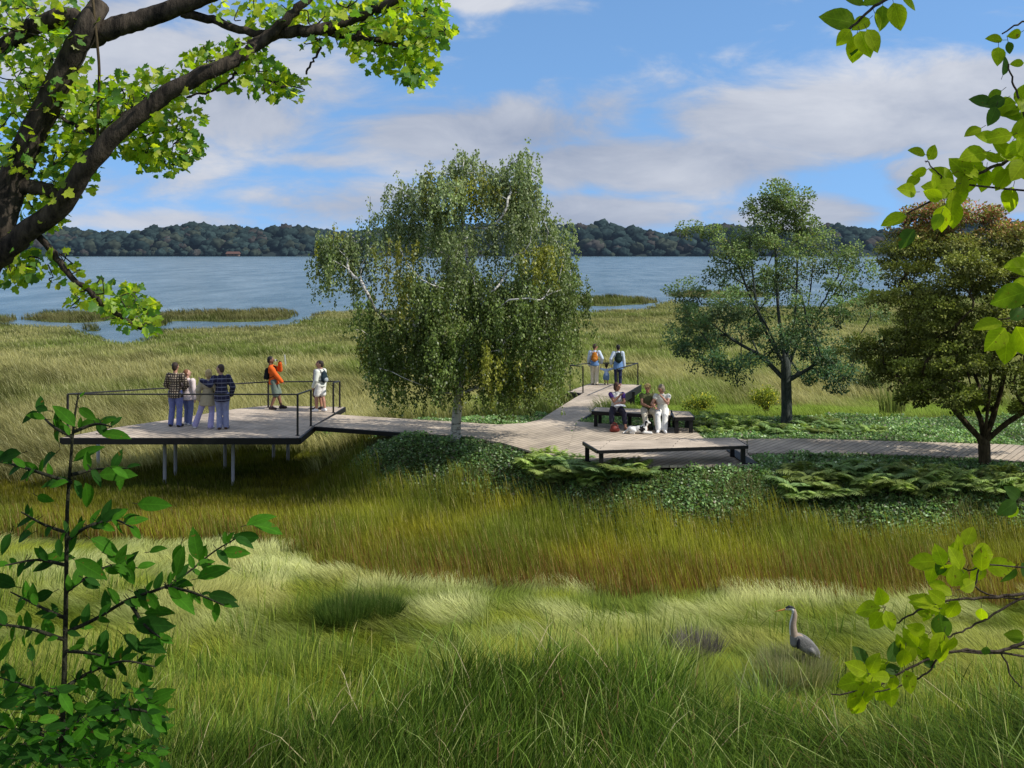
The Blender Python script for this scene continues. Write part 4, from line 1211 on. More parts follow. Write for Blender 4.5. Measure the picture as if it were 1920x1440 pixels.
# pale, silky, combed meadow grass
X, Y = rand_band(330000, 13.2, 23.5, 0.9)
zr, zc = zone(X, Y)
kp = (zr > -6) & (zc < 30 * RNG.random(len(X)))
X, Y = X[kp], Y[kp]; n = len(X)
f1 = fbm(X * 0.55, Y * 0.8, 41); f2 = fbm(X * 0.9 + 30, Y * 1.3, 43); f3 = vnoise(X * 2.2, Y * 2.6, 47)
az = 2.2 + (f1 - 0.5) * 5.5 + (RNG.random(n) - 0.5) * 1.0
hgt = (0.26 + 0.34 * f2) * (0.7 + 0.5 * RNG.random(n)); lean = 0.45 + 0.7 * f3 * (0.6 + 0.8 * RNG.random(n))
pale = np.clip((f2 - 0.34) * 3.4, 0, 1)
xp, yp = photo_xy(X, Y)
pale = pale * sstep((1290 - yp) / 160.0) * np.clip(0.65 + sstep((xp - 250) / 500.0) * 0.5, 0, 1)
dark = np.exp(-(((xp - 690) / 85) ** 2 + ((yp - 1170) / 34) ** 2)) * 0.95
ct = lerp_c((0.15, 0.195, 0.028), (0.46, 0.475, 0.215), pale); cb = lerp_c((0.06, 0.085, 0.014), (0.25, 0.25, 0.09), pale)
yel = np.clip((vnoise(X * 0.7, Y * 0.9, 53) - 0.62) * 4, 0, 1); ct = ct * (1 - 0.5 * yel[:, None]) + yel[:, None] * 0.5 * np.array((0.36, 0.33, 0.10))
ct = ct * (1 - 0.72 * dark[:, None]); cb = cb * (1 - 0.75 * dark[:, None])
pt = np.clip((fbm(X * 1.3 + 50, Y * 1.6, 57) - 0.46) * 5, 0, 1)[:, None] * (1 - pale[:, None]) * (1 - dark[:, None])
ct = ct * (1 - 0.6 * pt) + 0.6 * pt * np.array((0.29, 0.31, 0.03)); ct = ct * (0.7 + 0.6 * RNG.random((n, 1)))
hgt = np.maximum(hgt, 0.62 * np.exp(-(((X - 4.33) / 0.55) ** 2 + ((Y - 16.05) / 0.3) ** 2)))
V, F, C = blades(X, Y, hgt * (1 + 0.35 * dark), np.full(n, 0.0075) * (Y / 17), az, lean, cb, ct)
tag(np_mesh('meadow_grass', V, F, M_SILK, tint=C), 'pale silky meadow grass bending in the wind around the heron', 'grass', kind='stuff')

# sparse taller green blades in the meadow, in loose groups
X, Y = rand_band(60000, 13.2, 22.0, 0.9)
zr, zc = zone(X, Y); xp, yp = photo_xy(X, Y)
dens = np.clip((fbm(X * 0.7, Y * 0.7, 61) - 0.50) * 5, 0, 1) ** 1.3 * sstep((zr - 30) / 130)
dens = np.maximum(dens, 0.85 * sstep((yp - 1245) / 60.0) * sstep((1050 - xp) / 200.0))
kp = (RNG.random(len(X)) < dens * 0.75) & (zc < 25)
X, Y = X[kp], Y[kp]; n = len(X)
az = 1.2 + (fbm(X * 0.5, Y * 0.5, 63) - 0.5) * 3 + (RNG.random(n) - 0.5) * 2.4
hgt = 0.40 + 0.40 * RNG.random(n); lean = 0.12 + 0.5 * RNG.random(n) ** 2
ct = mixcol(n, [(0.13, 0.19, 0.022), (0.22, 0.265, 0.04), (0.06, 0.105, 0.016), (0.34, 0.32, 0.12)], [4, 3.5, 3.5, 0.8])
V, F, C = blades(X, Y, hgt, 0.009 + 0.012 * RNG.random(n), az, lean, ct * 0.4, ct)
tag(np_mesh('sedge_grass', V, F, M_GRASS, tint=C), 'loose upright yellow green sedge scattered over the pale meadow', 'grass', kind='stuff')

# dark green cordgrass in front
X, Y = rand_band(95000, 7.5, 16.2, 0.6, 0.56, 0.8)
zr, zc = zone(X, Y)
kp = zc > 25 * (RNG.random(len(X)) - 0.3)
X, Y = X[kp], Y[kp]; n = len(X)
f1 = fbm(X * 0.6, Y * 0.6, 71); xp, yp = photo_xy(X, Y)
wind = sstep((xp - 1150) / 450.0)
az = (1.0 + wind * 1.75) + (f1 - 0.5) * 2.6 + (RNG.random(n) - 0.5) * 3.4
hgt = (0.62 + 0.42 * f1) * (0.75 + 0.5 * RNG.random(n)) * np.interp(Y, [7.5, 9, 12, 15], [0.45, 0.6, 0.85, 1.0])
lean = 0.22 + 0.35 * RNG.random(n) + 0.45 * wind * (0.5 + RNG.random(n))
f4 = fbm(X * 1.1 + 9, Y * 1.1, 75)
ct = mixcol(n, [(0.070, 0.125, 0.014), (0.115, 0.18, 0.022), (0.034, 0.070, 0.010), (0.24, 0.25, 0.08), (0.20, 0.13, 0.06)], [5, 4, 5, 0.7, 0.35]) * (0.40 + 0.9 * f4)[:, None]
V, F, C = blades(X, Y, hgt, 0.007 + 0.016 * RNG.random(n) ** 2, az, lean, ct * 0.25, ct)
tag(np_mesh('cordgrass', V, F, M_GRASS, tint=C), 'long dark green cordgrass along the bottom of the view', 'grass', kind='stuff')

# a few long arching pale blades over the cordgrass
X, Y = rand_band(3000, 8.5, 17.5, 0.6, 0.56, 0.8); zr, zc = zone(X, Y); kp = zc > -40; X, Y = X[kp], Y[kp]; n = len(X)
xp, yp = photo_xy(X, Y)
ct = mixcol(n, [(0.28, 0.32, 0.11), (0.15, 0.23, 0.04), (0.38, 0.32, 0.18), (0.07, 0.12, 0.02)], [2.5, 4, 1, 3])
V, F, C = blades(X, Y, (0.8 + 0.5 * RNG.random(n)) * np.interp(Y, [8, 12, 15], [0.5, 0.85, 1.0]), 0.008 + 0.012 * RNG.random(n), 0.6 + 2.2 * RNG.random(n), 0.3 + 1.0 * RNG.random(n), ct * 0.5, ct)
tag(np_mesh('arching_grass', V, F, M_GRASS, tint=C), 'long pale arching grass blades over the dark cordgrass', 'grass', kind='stuff')

# fine low grass under and between the cordgrass, on the bank
X, Y = rand_band(110000, 4.5, 15.5, 0.3, 0.56, 0.8)
n = len(X); f1 = fbm(X * 0.7, Y * 0.7, 81); f2 = fbm(X * 0.5 + 4, Y * 0.6, 83)
xp, yp = photo_xy(X, Y, 0.2)
az = 2.6 + (f1 - 0.5) * 4 + (RNG.random(n) - 0.5) * 1.2
hgt = np.interp(Y, [4.5, 8, 12, 15], [0.12, 0.25, 0.4, 0.45]) * (0.6 + 0.7 * RNG.random(n)); lean = 0.6 + 0.6 * RNG.random(n)
pl_ = np.clip((f2 - 0.5) * 4, 0, 1) * sstep((xp - 1200) / 300)
ct = lerp_c((0.13, 0.19, 0.03), (0.32, 0.33, 0.13), pl_) * np.interp(xp, [300, 600, 1250, 1450], [0.8, 0.5, 0.5, 0.85])[:, None] * (0.7 + 0.6 * RNG.random((n, 1)))
V, F, C = blades(X, Y, hgt, np.full(n, 0.006), az, lean, ct * 0.55, ct)
tag(np_mesh('bank_grass', V, F, M_GRASS, tint=C), 'fine soft green grass lying on the near bank below the cordgrass', 'grass', kind='stuff')

# olive reeds with rusty stems: the band between meadow and decks
X, Y = rand_band(300000, 19.5, 35.5, 1.2, 0.54, 1.0)
zr, zc = zone(X, Y)
bm_ = berm(X, Y)
kp = (zr < 4) & (bm_ < 0.13 + 0.55 * (1 - sstep((X + 5.2) / 2.8)) + 0.5 * (fbm(X * 0.7, Y * 0.7, 91) - 0.42) + 0.30 * RNG.random(len(X)) ** 2) & off_decks(X, Y)
kp &= ~((Y > 31.0) & (X > -3.5))
X, Y = X[kp], Y[kp]; n = len(X)
under = in_poly(X, Y, POLY_VD)
edge = np.clip(-zone(X, Y)[0] / 120.0, 0, 1)              # 0 at the meadow side, 1 far back
f1 = fbm(X * 0.5, Y * 0.5, 93); f2 = fbm(X * 0.8 + 7, Y * 0.8, 95)
xp, yp = photo_xy(X, Y)
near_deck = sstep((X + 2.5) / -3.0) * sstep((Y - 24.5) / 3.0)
hgt = (0.52 + 0.30 * f1) * (0.75 + 0.45 * RNG.random(n)) * (1 - 0.62 * near_deck) * np.where(under, 0.7, 1.0) * (0.75 + 0.25 * sstep(edge * 4))
az = 2.9 + (f2 - 0.5) * 2.5 + (RNG.random(n) - 0.5) * 2.0; lean = 0.08 + 0.22 * RNG.random(n)
rust = np.clip((1.1 - edge * 1.9), 0, 1) * np.clip(0.25 + 1.1 * sstep((xp - 300) / 900.0) * (0.4 + f2), 0, 1)
rust = np.maximum(rust, np.clip((1 - edge * 1.6), 0, 1) * 0.55 * sstep((700 - xp) / 300.0))
ct = lerp_c((0.235, 0.222, 0.022), (0.12, 0.15, 0.020), np.clip((f1 - 0.3) * 2.2, 0, 1)) * (0.6 + 0.8 * RNG.random((n, 1))) * (0.6 + 0.8 * fbm(X * 0.9 + 5, Y * 1.4, 97))[:, None]
tan_ = RNG.random(n) < 0.07; ct[tan_] = np.array((0.34, 0.29, 0.12))
brn = mixcol(n, [(0.135, 0.07, 0.026), (0.125, 0.085, 0.022), (0.26, 0.17, 0.06), (0.16, 0.05, 0.026)], [4, 4, 2, 1.3])
rr_ = (RNG.random(n) < rust * 0.75)
cb = np.where(rr_[:, None], brn, ct * 0.6); ct = np.where((rr_ & (RNG.random(n) < 0.7))[:, None], brn * 1.1, ct)
ct = ct * (1 - 0.5 * near_deck[:, None]); cb = cb * (1 - 0.5 * near_deck[:, None])  # dark olive by the viewing deck, with its shadow put into the colour
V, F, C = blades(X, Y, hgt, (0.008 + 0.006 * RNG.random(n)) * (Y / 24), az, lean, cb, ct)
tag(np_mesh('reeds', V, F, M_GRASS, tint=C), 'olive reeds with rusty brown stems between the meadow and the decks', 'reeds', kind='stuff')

# the wide salt marsh behind the decks, to the water's edge
X, Y = rand_band(430000, 30.5, 178, 2.2, 0.53, 3.0)
d_ = shore(X, Y)
bm_ = berm(X, Y)
kp = (d_ > 0.2) & off_decks(X, Y) & ~in_poly(X, Y, POLY_VD)
lawn = sstep((X - 3.2) / 1.5) * sstep((44.5 - Y + (fbm(X * 0.4, Y * 0.4, 15) - 0.5) * 8) / 3.0)       # low grass behind the benches
kp &= ~((bm_ > 0.75) & (Y < 33.8)) & (RNG.random(len(X)) > 0.25 * lawn)
kp &= ~in_poly(X, Y, POLY_OV) | (RNG.random(len(X)) < 0.5)
X, Y, lawn = X[kp], Y[kp], lawn[kp]; n = len(X)
f1 = fbm(X * 0.16, Y * 0.10, 101); f2 = fbm(X * 0.5, Y * 0.3, 103); f3 = fbm(X * 0.05 + 3, Y * 0.03, 105)
hgt = (0.45 + 0.5 * f2) * (0.7 + 0.55 * RNG.random(n)) * np.interp(Y, [30, 45, 62, 78], [1.0, 1.0, 0.8, 0.42]) * np.where(shore(X, Y, True)[1] > 0, 2.0, 1.0) * (1 - 0.60 * lawn) * np.clip(0.8 + shore(X, Y) * 0.2, 0.8, 1)
uo = in_poly(X, Y, POLY_OV); hgt = np.where(uo, 0.2, hgt)
az = 2.75 + (f2 - 0.5) * 2.6 + (RNG.random(n) - 0.5) * 1.5; lean = 0.25 + 0.45 * RNG.random(n) + 0.4 * (f1 - 0.4)
ct = lerp_c((0.155, 0.19, 0.045), (0.285, 0.265, 0.105), np.clip((f1 - 0.38) * 4.0, 0, 1)) * (1 - 0.55 * np.clip((f2 - 0.52) * 4, 0, 1))[:, None]
ct = ct * (0.65 + 0.75 * f3)[:, None]
lt = RNG.random(n) < 0.14
ct = np.where(lt[:, None], np.array((0.36, 0.34, 0.17)), ct) * (0.62 + 0.76 * RNG.random((n, 1)))
edge_d = np.exp(-np.clip(shore(X, Y), 0, 50) / 3.5) * sstep((Y - 60) / 20)
ct = ct * (1 - 0.45 * edge_d[:, None]) * np.where(shore(X, Y, True)[1] > 0, 0.62, 1.0)[:, None] * np.array((1, 1, 1.0))
ct = lerp_c((0, 0, 0), (1, 1, 1), np.ones(n)) * ct
lw = np.array((0.20, 0.27, 0.045)) * (0.7 + 0.6 * RNG.random((n, 1))); ct = ct * (1 - lawn[:, None]) + lw * lawn[:, None]
V, F, C = blades(X, Y, hgt, 0.016 * (Y / 34.0) * (0.8 + 0.5 * RNG.random(n)), az, lean, ct * 0.5, ct, three=False)
tag(np_mesh('marsh_grass', V, F, M_GRASS, tint=C), 'wide salt marsh grass between the decks and the water', 'grass', kind='stuff')

# leafy ground cover on the low bank along the paths
X = RNG.random(430000) * 24 - 5; Y = RNG.random(430000) * 13.5 + 21.5
bm_ = berm(X, Y)
kp = (bm_ > 0.09 + 0.50 * (1 - sstep((X + 5.2) / 2.8)) + 0.45 * (fbm(X * 0.7, Y * 0.7, 91) - 0.42) + 0.18 * (RNG.random(len(X)) - 0.5)) & (bm_ > 0.06) & off_decks(X, Y) & (X < 0.56 * Y + 1)
kp &= (Y < 33.4 + (fbm(X * 0.6, Y * 0.6, 17) - 0.5) * 2.5)
X, Y = X[kp], Y[kp]; n = len(X)
f1 = fbm(X * 0.8, Y * 0.8, 111); f2 = fbm(X * 2.4, Y * 2.4, 113)
hz_ = (0.05 + 0.17 * f2) * RNG.random(n) ** 0.6 * (0.8 + 0.5 * (vnoise(X * 1.1, Y * 1.1, 119) > 0.62))
pos = np.stack([X, Y, ground(X, Y) + hz_], -1)
a_ = RNG.random(n) * 2 * PI; el_ = RNG.random(n) * 1.1 - 0.15
ax = np.stack([np.cos(a_) * np.cos(el_), np.sin(a_) * np.cos(el_), np.sin(el_)], -1)
nr = unit(np.stack([RNG.normal(size=n) * 0.5, RNG.normal(size=n) * 0.5, np.ones(n)], -1))
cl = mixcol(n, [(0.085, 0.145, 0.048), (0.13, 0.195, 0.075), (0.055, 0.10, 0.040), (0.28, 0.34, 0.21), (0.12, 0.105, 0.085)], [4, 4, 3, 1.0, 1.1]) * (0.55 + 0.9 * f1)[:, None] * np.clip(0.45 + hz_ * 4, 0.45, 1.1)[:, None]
V, F, C = scatter(LEAF_Q, pos, ax, nr, 0.04 + 0.055 * RNG.random(n), cl)
M_COVER = foliage('cover_leaf', 0.35, 2.1, 0.15, 0.5)
tag(np_mesh('ground_cover', V, F, M_COVER, tint=C), 'low leafy blue green ground cover on the bank around the paths', 'ground cover', kind='stuff')


# rough mixed grass growing through the ground cover on the near slope
X = RNG.random(60000) * 22 - 5; Y = RNG.random(60000) * 6 + 21.5
bm_ = berm(X, Y); kp = (bm_ > 0.06) & (bm_ < 0.93) & off_decks(X, Y) & (X < 0.56 * Y + 1) & (Y < 29.5) & (RNG.random(len(X)) < 0.15 + 0.85 * sstep((fbm(X * 0.6, Y * 0.9, 131) - 0.42) * 5))
X, Y = X[kp], Y[kp]; n = len(X)
ct = mixcol(n, [(0.10, 0.12, 0.03), (0.16, 0.17, 0.07), (0.06, 0.085, 0.03), (0.17, 0.12, 0.07)], [4, 3, 3, 1])
V, F, C = blades(X, Y, 0.18 + 0.28 * RNG.random(n), 0.010 + 0.006 * RNG.random(n), RNG.random(n) * 6.28, 0.2 + 0.5 * RNG.random(n), ct * 0.5, ct)
tag(np_mesh('rough_grass', V, F, M_GRASS, tint=C), 'rough mixed grass growing through the ground cover on the slope', 'grass', kind='stuff')


# ------------------------------------------------------------------ trees: limbs grown toward leaf clumps
def grow(stem, targets, step=0.22, up_bias=0.35, path_w=0.25, start_ok=0, extra=()):
    """Join every target to the nearest part of the growing limb system. Returns nodes, parents, end node of each target."""
    nodes = [np.array(p) for p in stem]; par = [-1] + list(range(len(stem) - 1)); plen = [0.0]
    for i in range(1, len(stem)): plen.append(plen[-1] + np.linalg.norm(nodes[i] - nodes[i - 1]))
    for ch in extra:                                           # main limbs given by hand, leaving the stem where they start
        prev = int(np.argmin([np.linalg.norm(q - ch[0]) for q in nodes[:len(stem)]]))
        for q in ch[1:]:
            nodes.append(np.array(q)); par.append(prev); plen.append(plen[prev] + np.linalg.norm(nodes[-1] - nodes[prev])); prev = len(nodes) - 1
    ends = []
    base = nodes[0]
    order = np.argsort([np.linalg.norm((np.array(t) - nodes[min(len(nodes) - 1, start_ok)])) for t in targets])
    endmap = {}
    for ti in order:
        t = np.array(targets[ti], float)
        P = np.array(nodes); d = t - P; dist = np.linalg.norm(d, axis=1)
        cost = dist + path_w * np.array(plen) * 0.5 + np.where(d[:, 2] < up_bias * dist * 0.3, 0.9 * dist * 0.5, 0)
        cost[:start_ok] += 50
        j = int(np.argmin(cost))
        p0 = nodes[j]; L_ = dist[j]
        dirp = (nodes[j] - nodes[par[j]]) if par[j] >= 0 else np.array((0, 0, 1.0)); dirp = dirp / (np.linalg.norm(dirp) + 1e-9)
        c1 = p0 + dirp * L_ * 0.35 + np.array((0, 0, L_ * 0.06))
        m = max(2, int(L_ / step)); prev = j
        for k_ in range(1, m + 1):
            u = k_ / m
            q = (1 - u) ** 2 * p0 + 2 * u * (1 - u) * c1 + u * u * t
            if k_ < m: q = q + RNG.normal(size=3) * 0.02 * step / 0.22
            nodes.append(q); par.append(prev); plen.append(plen[prev] + np.linalg.norm(q - nodes[prev])); prev = len(nodes) - 1
        endmap[ti] = prev
    return nodes, par, [endmap[i] for i in range(len(targets))]


def limb_mesh(nodes, par, name, mat, parent, r_base, r_tip=0.008, expo=0.45, nseg=7, min_r=0.0, stem_n=0, stem_r=None):
    n = len(nodes); kids = [[] for _ in range(n)]; w = np.zeros(n)
    for i, p_ in enumerate(par):
        if p_ >= 0: kids[p_].append(i)
    for i in range(n - 1, -1, -1):
        w[i] += 0.02 + (1.0 if not kids[i] else 0)
        if par[i] >= 0: w[par[i]] += w[i]
    r = r_tip + (r_base - r_tip) * (np.clip(w - 1, 0, None) / (w[0] - 1 + 1e-9)) ** expo
    if stem_r is not None:
        for i, rr_ in enumerate(stem_r): r[i] = max(rr_, r[i] * 0.6)
    tb = Tubes()
    done = set()
    for i in range(n):
        if par[i] >= 0 and kids[par[i]] and kids[par[i]][int(np.argmax([w[k_] for k_ in kids[par[i]]]))] == i: continue
        ch = [i]; c = i
        while kids[c]:
            c = kids[c][int(np.argmax([w[k_] for k_ in kids[c]]))]; ch.append(c)
        pts = [nodes[k_] for k_ in ch]; rad = [r[k_] for k_ in ch]
        if par[i] >= 0: pts = [nodes[par[i]]] + pts; rad = [min(r[par[i]], r[i] * 1.15)] + rad
        if len(pts) < 2 or max(rad) < min_r: continue
        tb.add(pts, rad, nseg if max(rad) > 0.03 else 4)
    return tb.build(name, mat, parent, parent.location), r


def env_interp(env, y):
    a = np.array(env); return np.interp(y, a[:, 0], a[:, 1]), np.interp(y, a[:, 0], a[:, 2])


# ---- the weeping birch in front of the walk
def birch():
    bx, by = 853, 836
    b0 = on_z(bx, by, 1.30); b0.z = gz(b0.x, b0.y) - 0.05
    t = thing('birch_tree', 'tall weeping birch with white bark and hanging leafy strands beside the walk', 'tree', b0)
    Yb = b0.y; kk = Yb / FPX
    W = lambda x, y, dy=0.0: np.array(on_y(x, y, Yb)) + np.array((0, dy, 0))
    rg = np.random.default_rng(21)
    stem = [np.array(q) for q in spline([b0, W(856, 780), W(862, 720), W(870, 660), W(884, 600), W(886, 545), W(876, 480), W(868, 420), W(866, 360), W(868, 312)], 4)]
    # silhouette: row, left edge, right edge of where strands START
    env = [(290, 858, 885), (310, 835, 900), (345, 800, 975), (375, 750, 1000), (405, 722, 1022), (425, 640, 1062), (460, 606, 1070), (500, 625, 1068), (540, 660, 1072), (580, 690, 1072), (620, 672, 1066), (680, 690, 1062), (720, 735, 1030)]
    tops = []
    fixed = [(868, 293), (870, 302), (862, 316), (975, 298), (978, 310), (970, 330), (812, 330), (806, 345), (748, 347), (755, 362), (985, 355), (908, 322), (1062, 418), (1010, 385), (604, 455), (625, 447), (655, 440), (640, 470), (690, 432), (670, 470), (1086, 545), (1070, 520), (1050, 470), (668, 615), (690, 625), (1066, 640), (1058, 680), (720, 395), (775, 380), (940, 340), (835, 385), (1030, 440)]
    for x, y in fixed: tops.append((x, y, rg.uniform(-0.5, 0.5)))
    for k_ in range(48):                                       # the low front skirt
        y = rg.uniform(500, 690); l, r_ = env_interp(env, y); x = rg.uniform(l + 25, r_ - 15)
        tops.append((x, y, -rg.uniform(0.6, 2.2)))
    while len(tops) < 178:
        y = 330 + 400 * rg.random() ** 0.9
        l, r_ = env_interp(env, y); x = rg.uniform(l, r_)
        hw = (r_ - l) / 2 * kk; c_ = (l + r_) / 2
        u = (x - c_) / ((r_ - l) / 2); dmax = math.sqrt(max(0, 1 - u * u)) * hw * 0.9
        if 680 < x < 760 and 480 < y < 600 and rg.random() < 0.5: continue
        tops.append((x, y, rg.uniform(-1, 1) * dmax))
    T3 = [W(x, y, dy) for x, y, dy in tops]
    nodes, par, ends = grow(stem, T3, 0.25, 0.5, 0.3, start_ok=9)
    stem_r = list(np.interp(np.linspace(0, 1, len(stem)), [0, 0.08, 0.3, 0.6, 1], [0.17, 0.135, 0.10, 0.06, 0.015]))
    limb_mesh(nodes, par, 'trunk', M_BIRCH, t, 0.13, 0.008, 0.5, 7, 0.0, len(stem), stem_r)
    pos, ax, nr, sc, col = [], [], [], [], []
    tb = Tubes()
    bot_env = [(600, 590), (625, 575), (660, 585), (690, 785), (720, 790), (800, 785), (830, 768), (880, 768), (910, 785), (960, 790), (1050, 790), (1085, 745), (1100, 700)]
    for (x, y, dy), c0 in zip(tops, T3):
        tone = rg.uniform(0.65, 1.3); dens = rg.uniform(0.6, 1.25)
        depth = (dy / 2.5)
        ns = rg.integers(12, 27)
        yellow = rg.random() < 0.12; lenf = rg.random()
        for s_ in range(ns):
            off = rg.normal(size=3) * np.array((0.23, 0.23, 0.17))
            p0 = c0 + off
            xp = 960 + p0[0] / p0[1] * FPX; yp = HZ + (EYE - p0[2]) / p0[1] * FPX
            bot = np.interp(xp, [b[0] for b in bot_env], [b[1] for b in bot_env]) + rg.uniform(-95, 8)
            maxl = max(0.15, (bot - yp) * kk)
            ln = min(maxl, rg.uniform(0.3, 1.0) * (0.7 + 1.1 * lenf))
            m = int(ln / 0.017 * dens)
            if m < 3: continue
            tt = np.sort(rg.random(m))
            sw = rg.normal(size=2) * 0.10
            P = np.stack([p0[0] + sw[0] * tt ** 2 + 0.03 * np.sin(tt * 7 + s_), p0[1] + sw[1] * tt ** 2, p0[2] + 0.06 * np.sin(tt * PI) - ln * tt], -1)
            P = P + rg.normal(size=(m, 3)) * 0.035
            pos.append(P)
            a = rg.random(m) * 2 * PI
            ax.append(np.stack([np.cos(a) * 0.6, np.sin(a) * 0.6, -0.6 - 0.5 * rg.random(m)], -1))
            nr.append(rg.normal(size=(m, 3)) + np.array((0.2, -0.4, 0.3)))
            sc.append(0.052 + 0.038 * rg.random(m))
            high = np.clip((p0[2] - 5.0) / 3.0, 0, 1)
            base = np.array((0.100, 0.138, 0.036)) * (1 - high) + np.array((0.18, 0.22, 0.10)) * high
            if yellow: base = np.array((0.17, 0.175, 0.03))
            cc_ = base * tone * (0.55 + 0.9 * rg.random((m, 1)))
            glint = rg.random(m) < 0.05; cc_[glint] = np.array((0.30, 0.32, 0.22))
            col.append(cc_)
            if s_ % 4 == 0: tb.add([p0, p0 + np.array((sw[0] * .25, sw[1] * .25, -ln * .5)), p0 + np.array((sw[0], sw[1], -ln))], 0.004, 3)
    V, F, C = scatter(LEAF_Q, np.concatenate(pos), np.concatenate(ax), np.concatenate(nr), np.concatenate(sc), np.concatenate(col))
    n0 = len(V); V = np.concatenate([V] + tb.V); C = np.concatenate([C] + [c * np.array((0.06, 0.05, 0.035)) for c in tb.C])
    np_mesh('crown', V, [np.concatenate([F] + [q + n0 for q in tb.Q]), np.concatenate(tb.T) + n0], foliage('birch_leaf', 0.38, 1.45, 0.2, 0.45), t, tint=C, offset=t.location)


m, nt, out = new_mat('birch_bark'); L = nt.links.new
p = N(nt, 'ShaderNodeBsdfPrincipled'); p.inputs['Roughness'].default_value = 0.8
tc = N(nt, 'ShaderNodeTexCoord'); mp = N(nt, 'ShaderNodeMapping'); mp.inputs['Scale'].default_value = (3, 3, 14); L(tc.outputs['Object'], mp.inputs['Vector'])
no = N(nt, 'ShaderNodeTexNoise', ins={'Scale': 1.6, 'Detail': 4.0, 'Roughness': 0.7}); L(mp.outputs[0], no.inputs['Vector'])
r = N(nt, 'ShaderNodeValToRGB'); r.color_ramp.elements[0].position = 0.40; r.color_ramp.elements[1].position = 0.47
r.color_ramp.elements[0].color = (0.03, 0.028, 0.025, 1); r.color_ramp.elements[1].color = (0.52, 0.50, 0.46, 1)
L(no.outputs['Fac'], r.inputs[0]); L(r.outputs[0], p.inputs['Base Color']); L(p.outputs[0], out.inputs[0]); M_BIRCH = m
birch()


# ---- the two broad trees on the right
def clump_tree(name, label, bx, by, zb_, stem_px, env, nclump, rad, nleaf, leaf, colf, bark_m, r0, seed, top_y, bot_y, dz=0.6, start_ok=4, extra_stems=(), shell=0.0, flat=0.7, tpl=LEAF_Q, trans=0.3, fixed=(), core=0, gapf=0.0, stem_r=None, ub=1.7):
    b0 = on_z(bx, by, zb_); b0.z = gz(b0.x, b0.y) - 0.05
    t = thing(name, label, 'tree', b0)
    Yb = b0.y; kk = Yb / FPX; rg = np.random.default_rng(seed)
    W = lambda x, y, dy=0.0: np.array(on_y(x, y, Yb)) + np.array((0, dy, 0))
    stem = [np.array(q) for q in spline([b0] + [Vector(W(x, y)) for x, y in stem_px], 4)]
    C3 = [W(x, y, rg.uniform(-0.4, 0.4)) for x, y in fixed]
    tries = 0
    while len(C3) < nclump and tries < 40000:
        tries += 1
        y = rg.uniform(top_y, bot_y); l, r_ = env_interp(env, y)
        u = rg.uniform(-1, 1); hw = (r_ - l) / 2; v = rg.uniform(-1, 1)
        if u * u + v * v > 1: continue
        if u * u + v * v < shell * rg.random(): continue
        p_ = W((l + r_) / 2 + u * hw, y, v * hw * kk * 0.9)
        if C3 and min(np.linalg.norm(np.array(C3) - p_, axis=1)) < rad * dz: continue
        C3.append(p_)
    nodes, par, ends = grow(stem, C3, 0.2, ub, 0.22, start_ok=start_ok, extra=[[np.array(q) + np.array((0, sgn * i * 0.035, 0)) for i, q in enumerate(spline([Vector(W(x, y)) for x, y in ch], 4))] for ch, sgn in extra_stems])
    limb_mesh(nodes, par, 'trunk', bark_m, t, r0, 0.006, 0.62, 8, 0.0, len(stem), stem_r)
    pos, ax, nr, sc, col = [], [], [], [], []
    for c in C3:
        s_ = rg.uniform(0.7, 1.25) * rad; m = int(nleaf * rg.uniform(0.55, 1.35))
        d = unit(rg.normal(size=(m, 3))); q = rg.random(m) ** 0.45
        # leaves sit along a handful of twigs so the clump has gaps and an uneven rim
        tw = unit(rg.normal(size=(9, 3)) + np.array((0, 0, 0.15)))
        k_ = rg.integers(0, 9, m); d = unit(tw[k_] + 0.42 * d)
        P = c + d * (q * s_)[:, None] * np.array((1.1, 1.1, flat))
        tone = rg.uniform(0.72, 1.25)
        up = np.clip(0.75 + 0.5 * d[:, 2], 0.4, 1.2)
        pos.append(P); ax.append(d + rg.normal(size=(m, 3)) * 0.6 + np.array((0, 0, -0.35)))
        nr.append(rg.normal(size=(m, 3)) * 0.6 + np.array((0, 0, 0.8))); sc.append(leaf * rg.uniform(0.7, 1.3, m))
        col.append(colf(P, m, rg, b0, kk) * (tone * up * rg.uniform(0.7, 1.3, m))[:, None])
    V, F, C = scatter(tpl, np.concatenate(pos), np.concatenate(ax), np.concatenate(nr), np.concatenate(sc), np.concatenate(col))
    np_mesh('crown', V, F, foliage(name + '_leaf', trans, 1.6, 0.2, 0.5), t, tint=C, offset=t.location)
    return t


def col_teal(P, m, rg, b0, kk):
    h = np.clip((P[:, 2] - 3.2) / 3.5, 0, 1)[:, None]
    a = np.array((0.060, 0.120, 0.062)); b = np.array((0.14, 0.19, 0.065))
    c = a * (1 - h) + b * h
    y_ = rg.random(m) < 0.10; c[y_] = np.array((0.15, 0.15, 0.05))
    return c


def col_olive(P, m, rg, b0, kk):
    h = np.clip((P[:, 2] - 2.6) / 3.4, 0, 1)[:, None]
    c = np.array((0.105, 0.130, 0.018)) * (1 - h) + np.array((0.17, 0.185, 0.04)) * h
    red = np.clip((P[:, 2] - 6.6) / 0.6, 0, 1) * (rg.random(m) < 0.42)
    return c * (1 - red[:, None]) + red[:, None] * np.array((0.26, 0.10, 0.055))


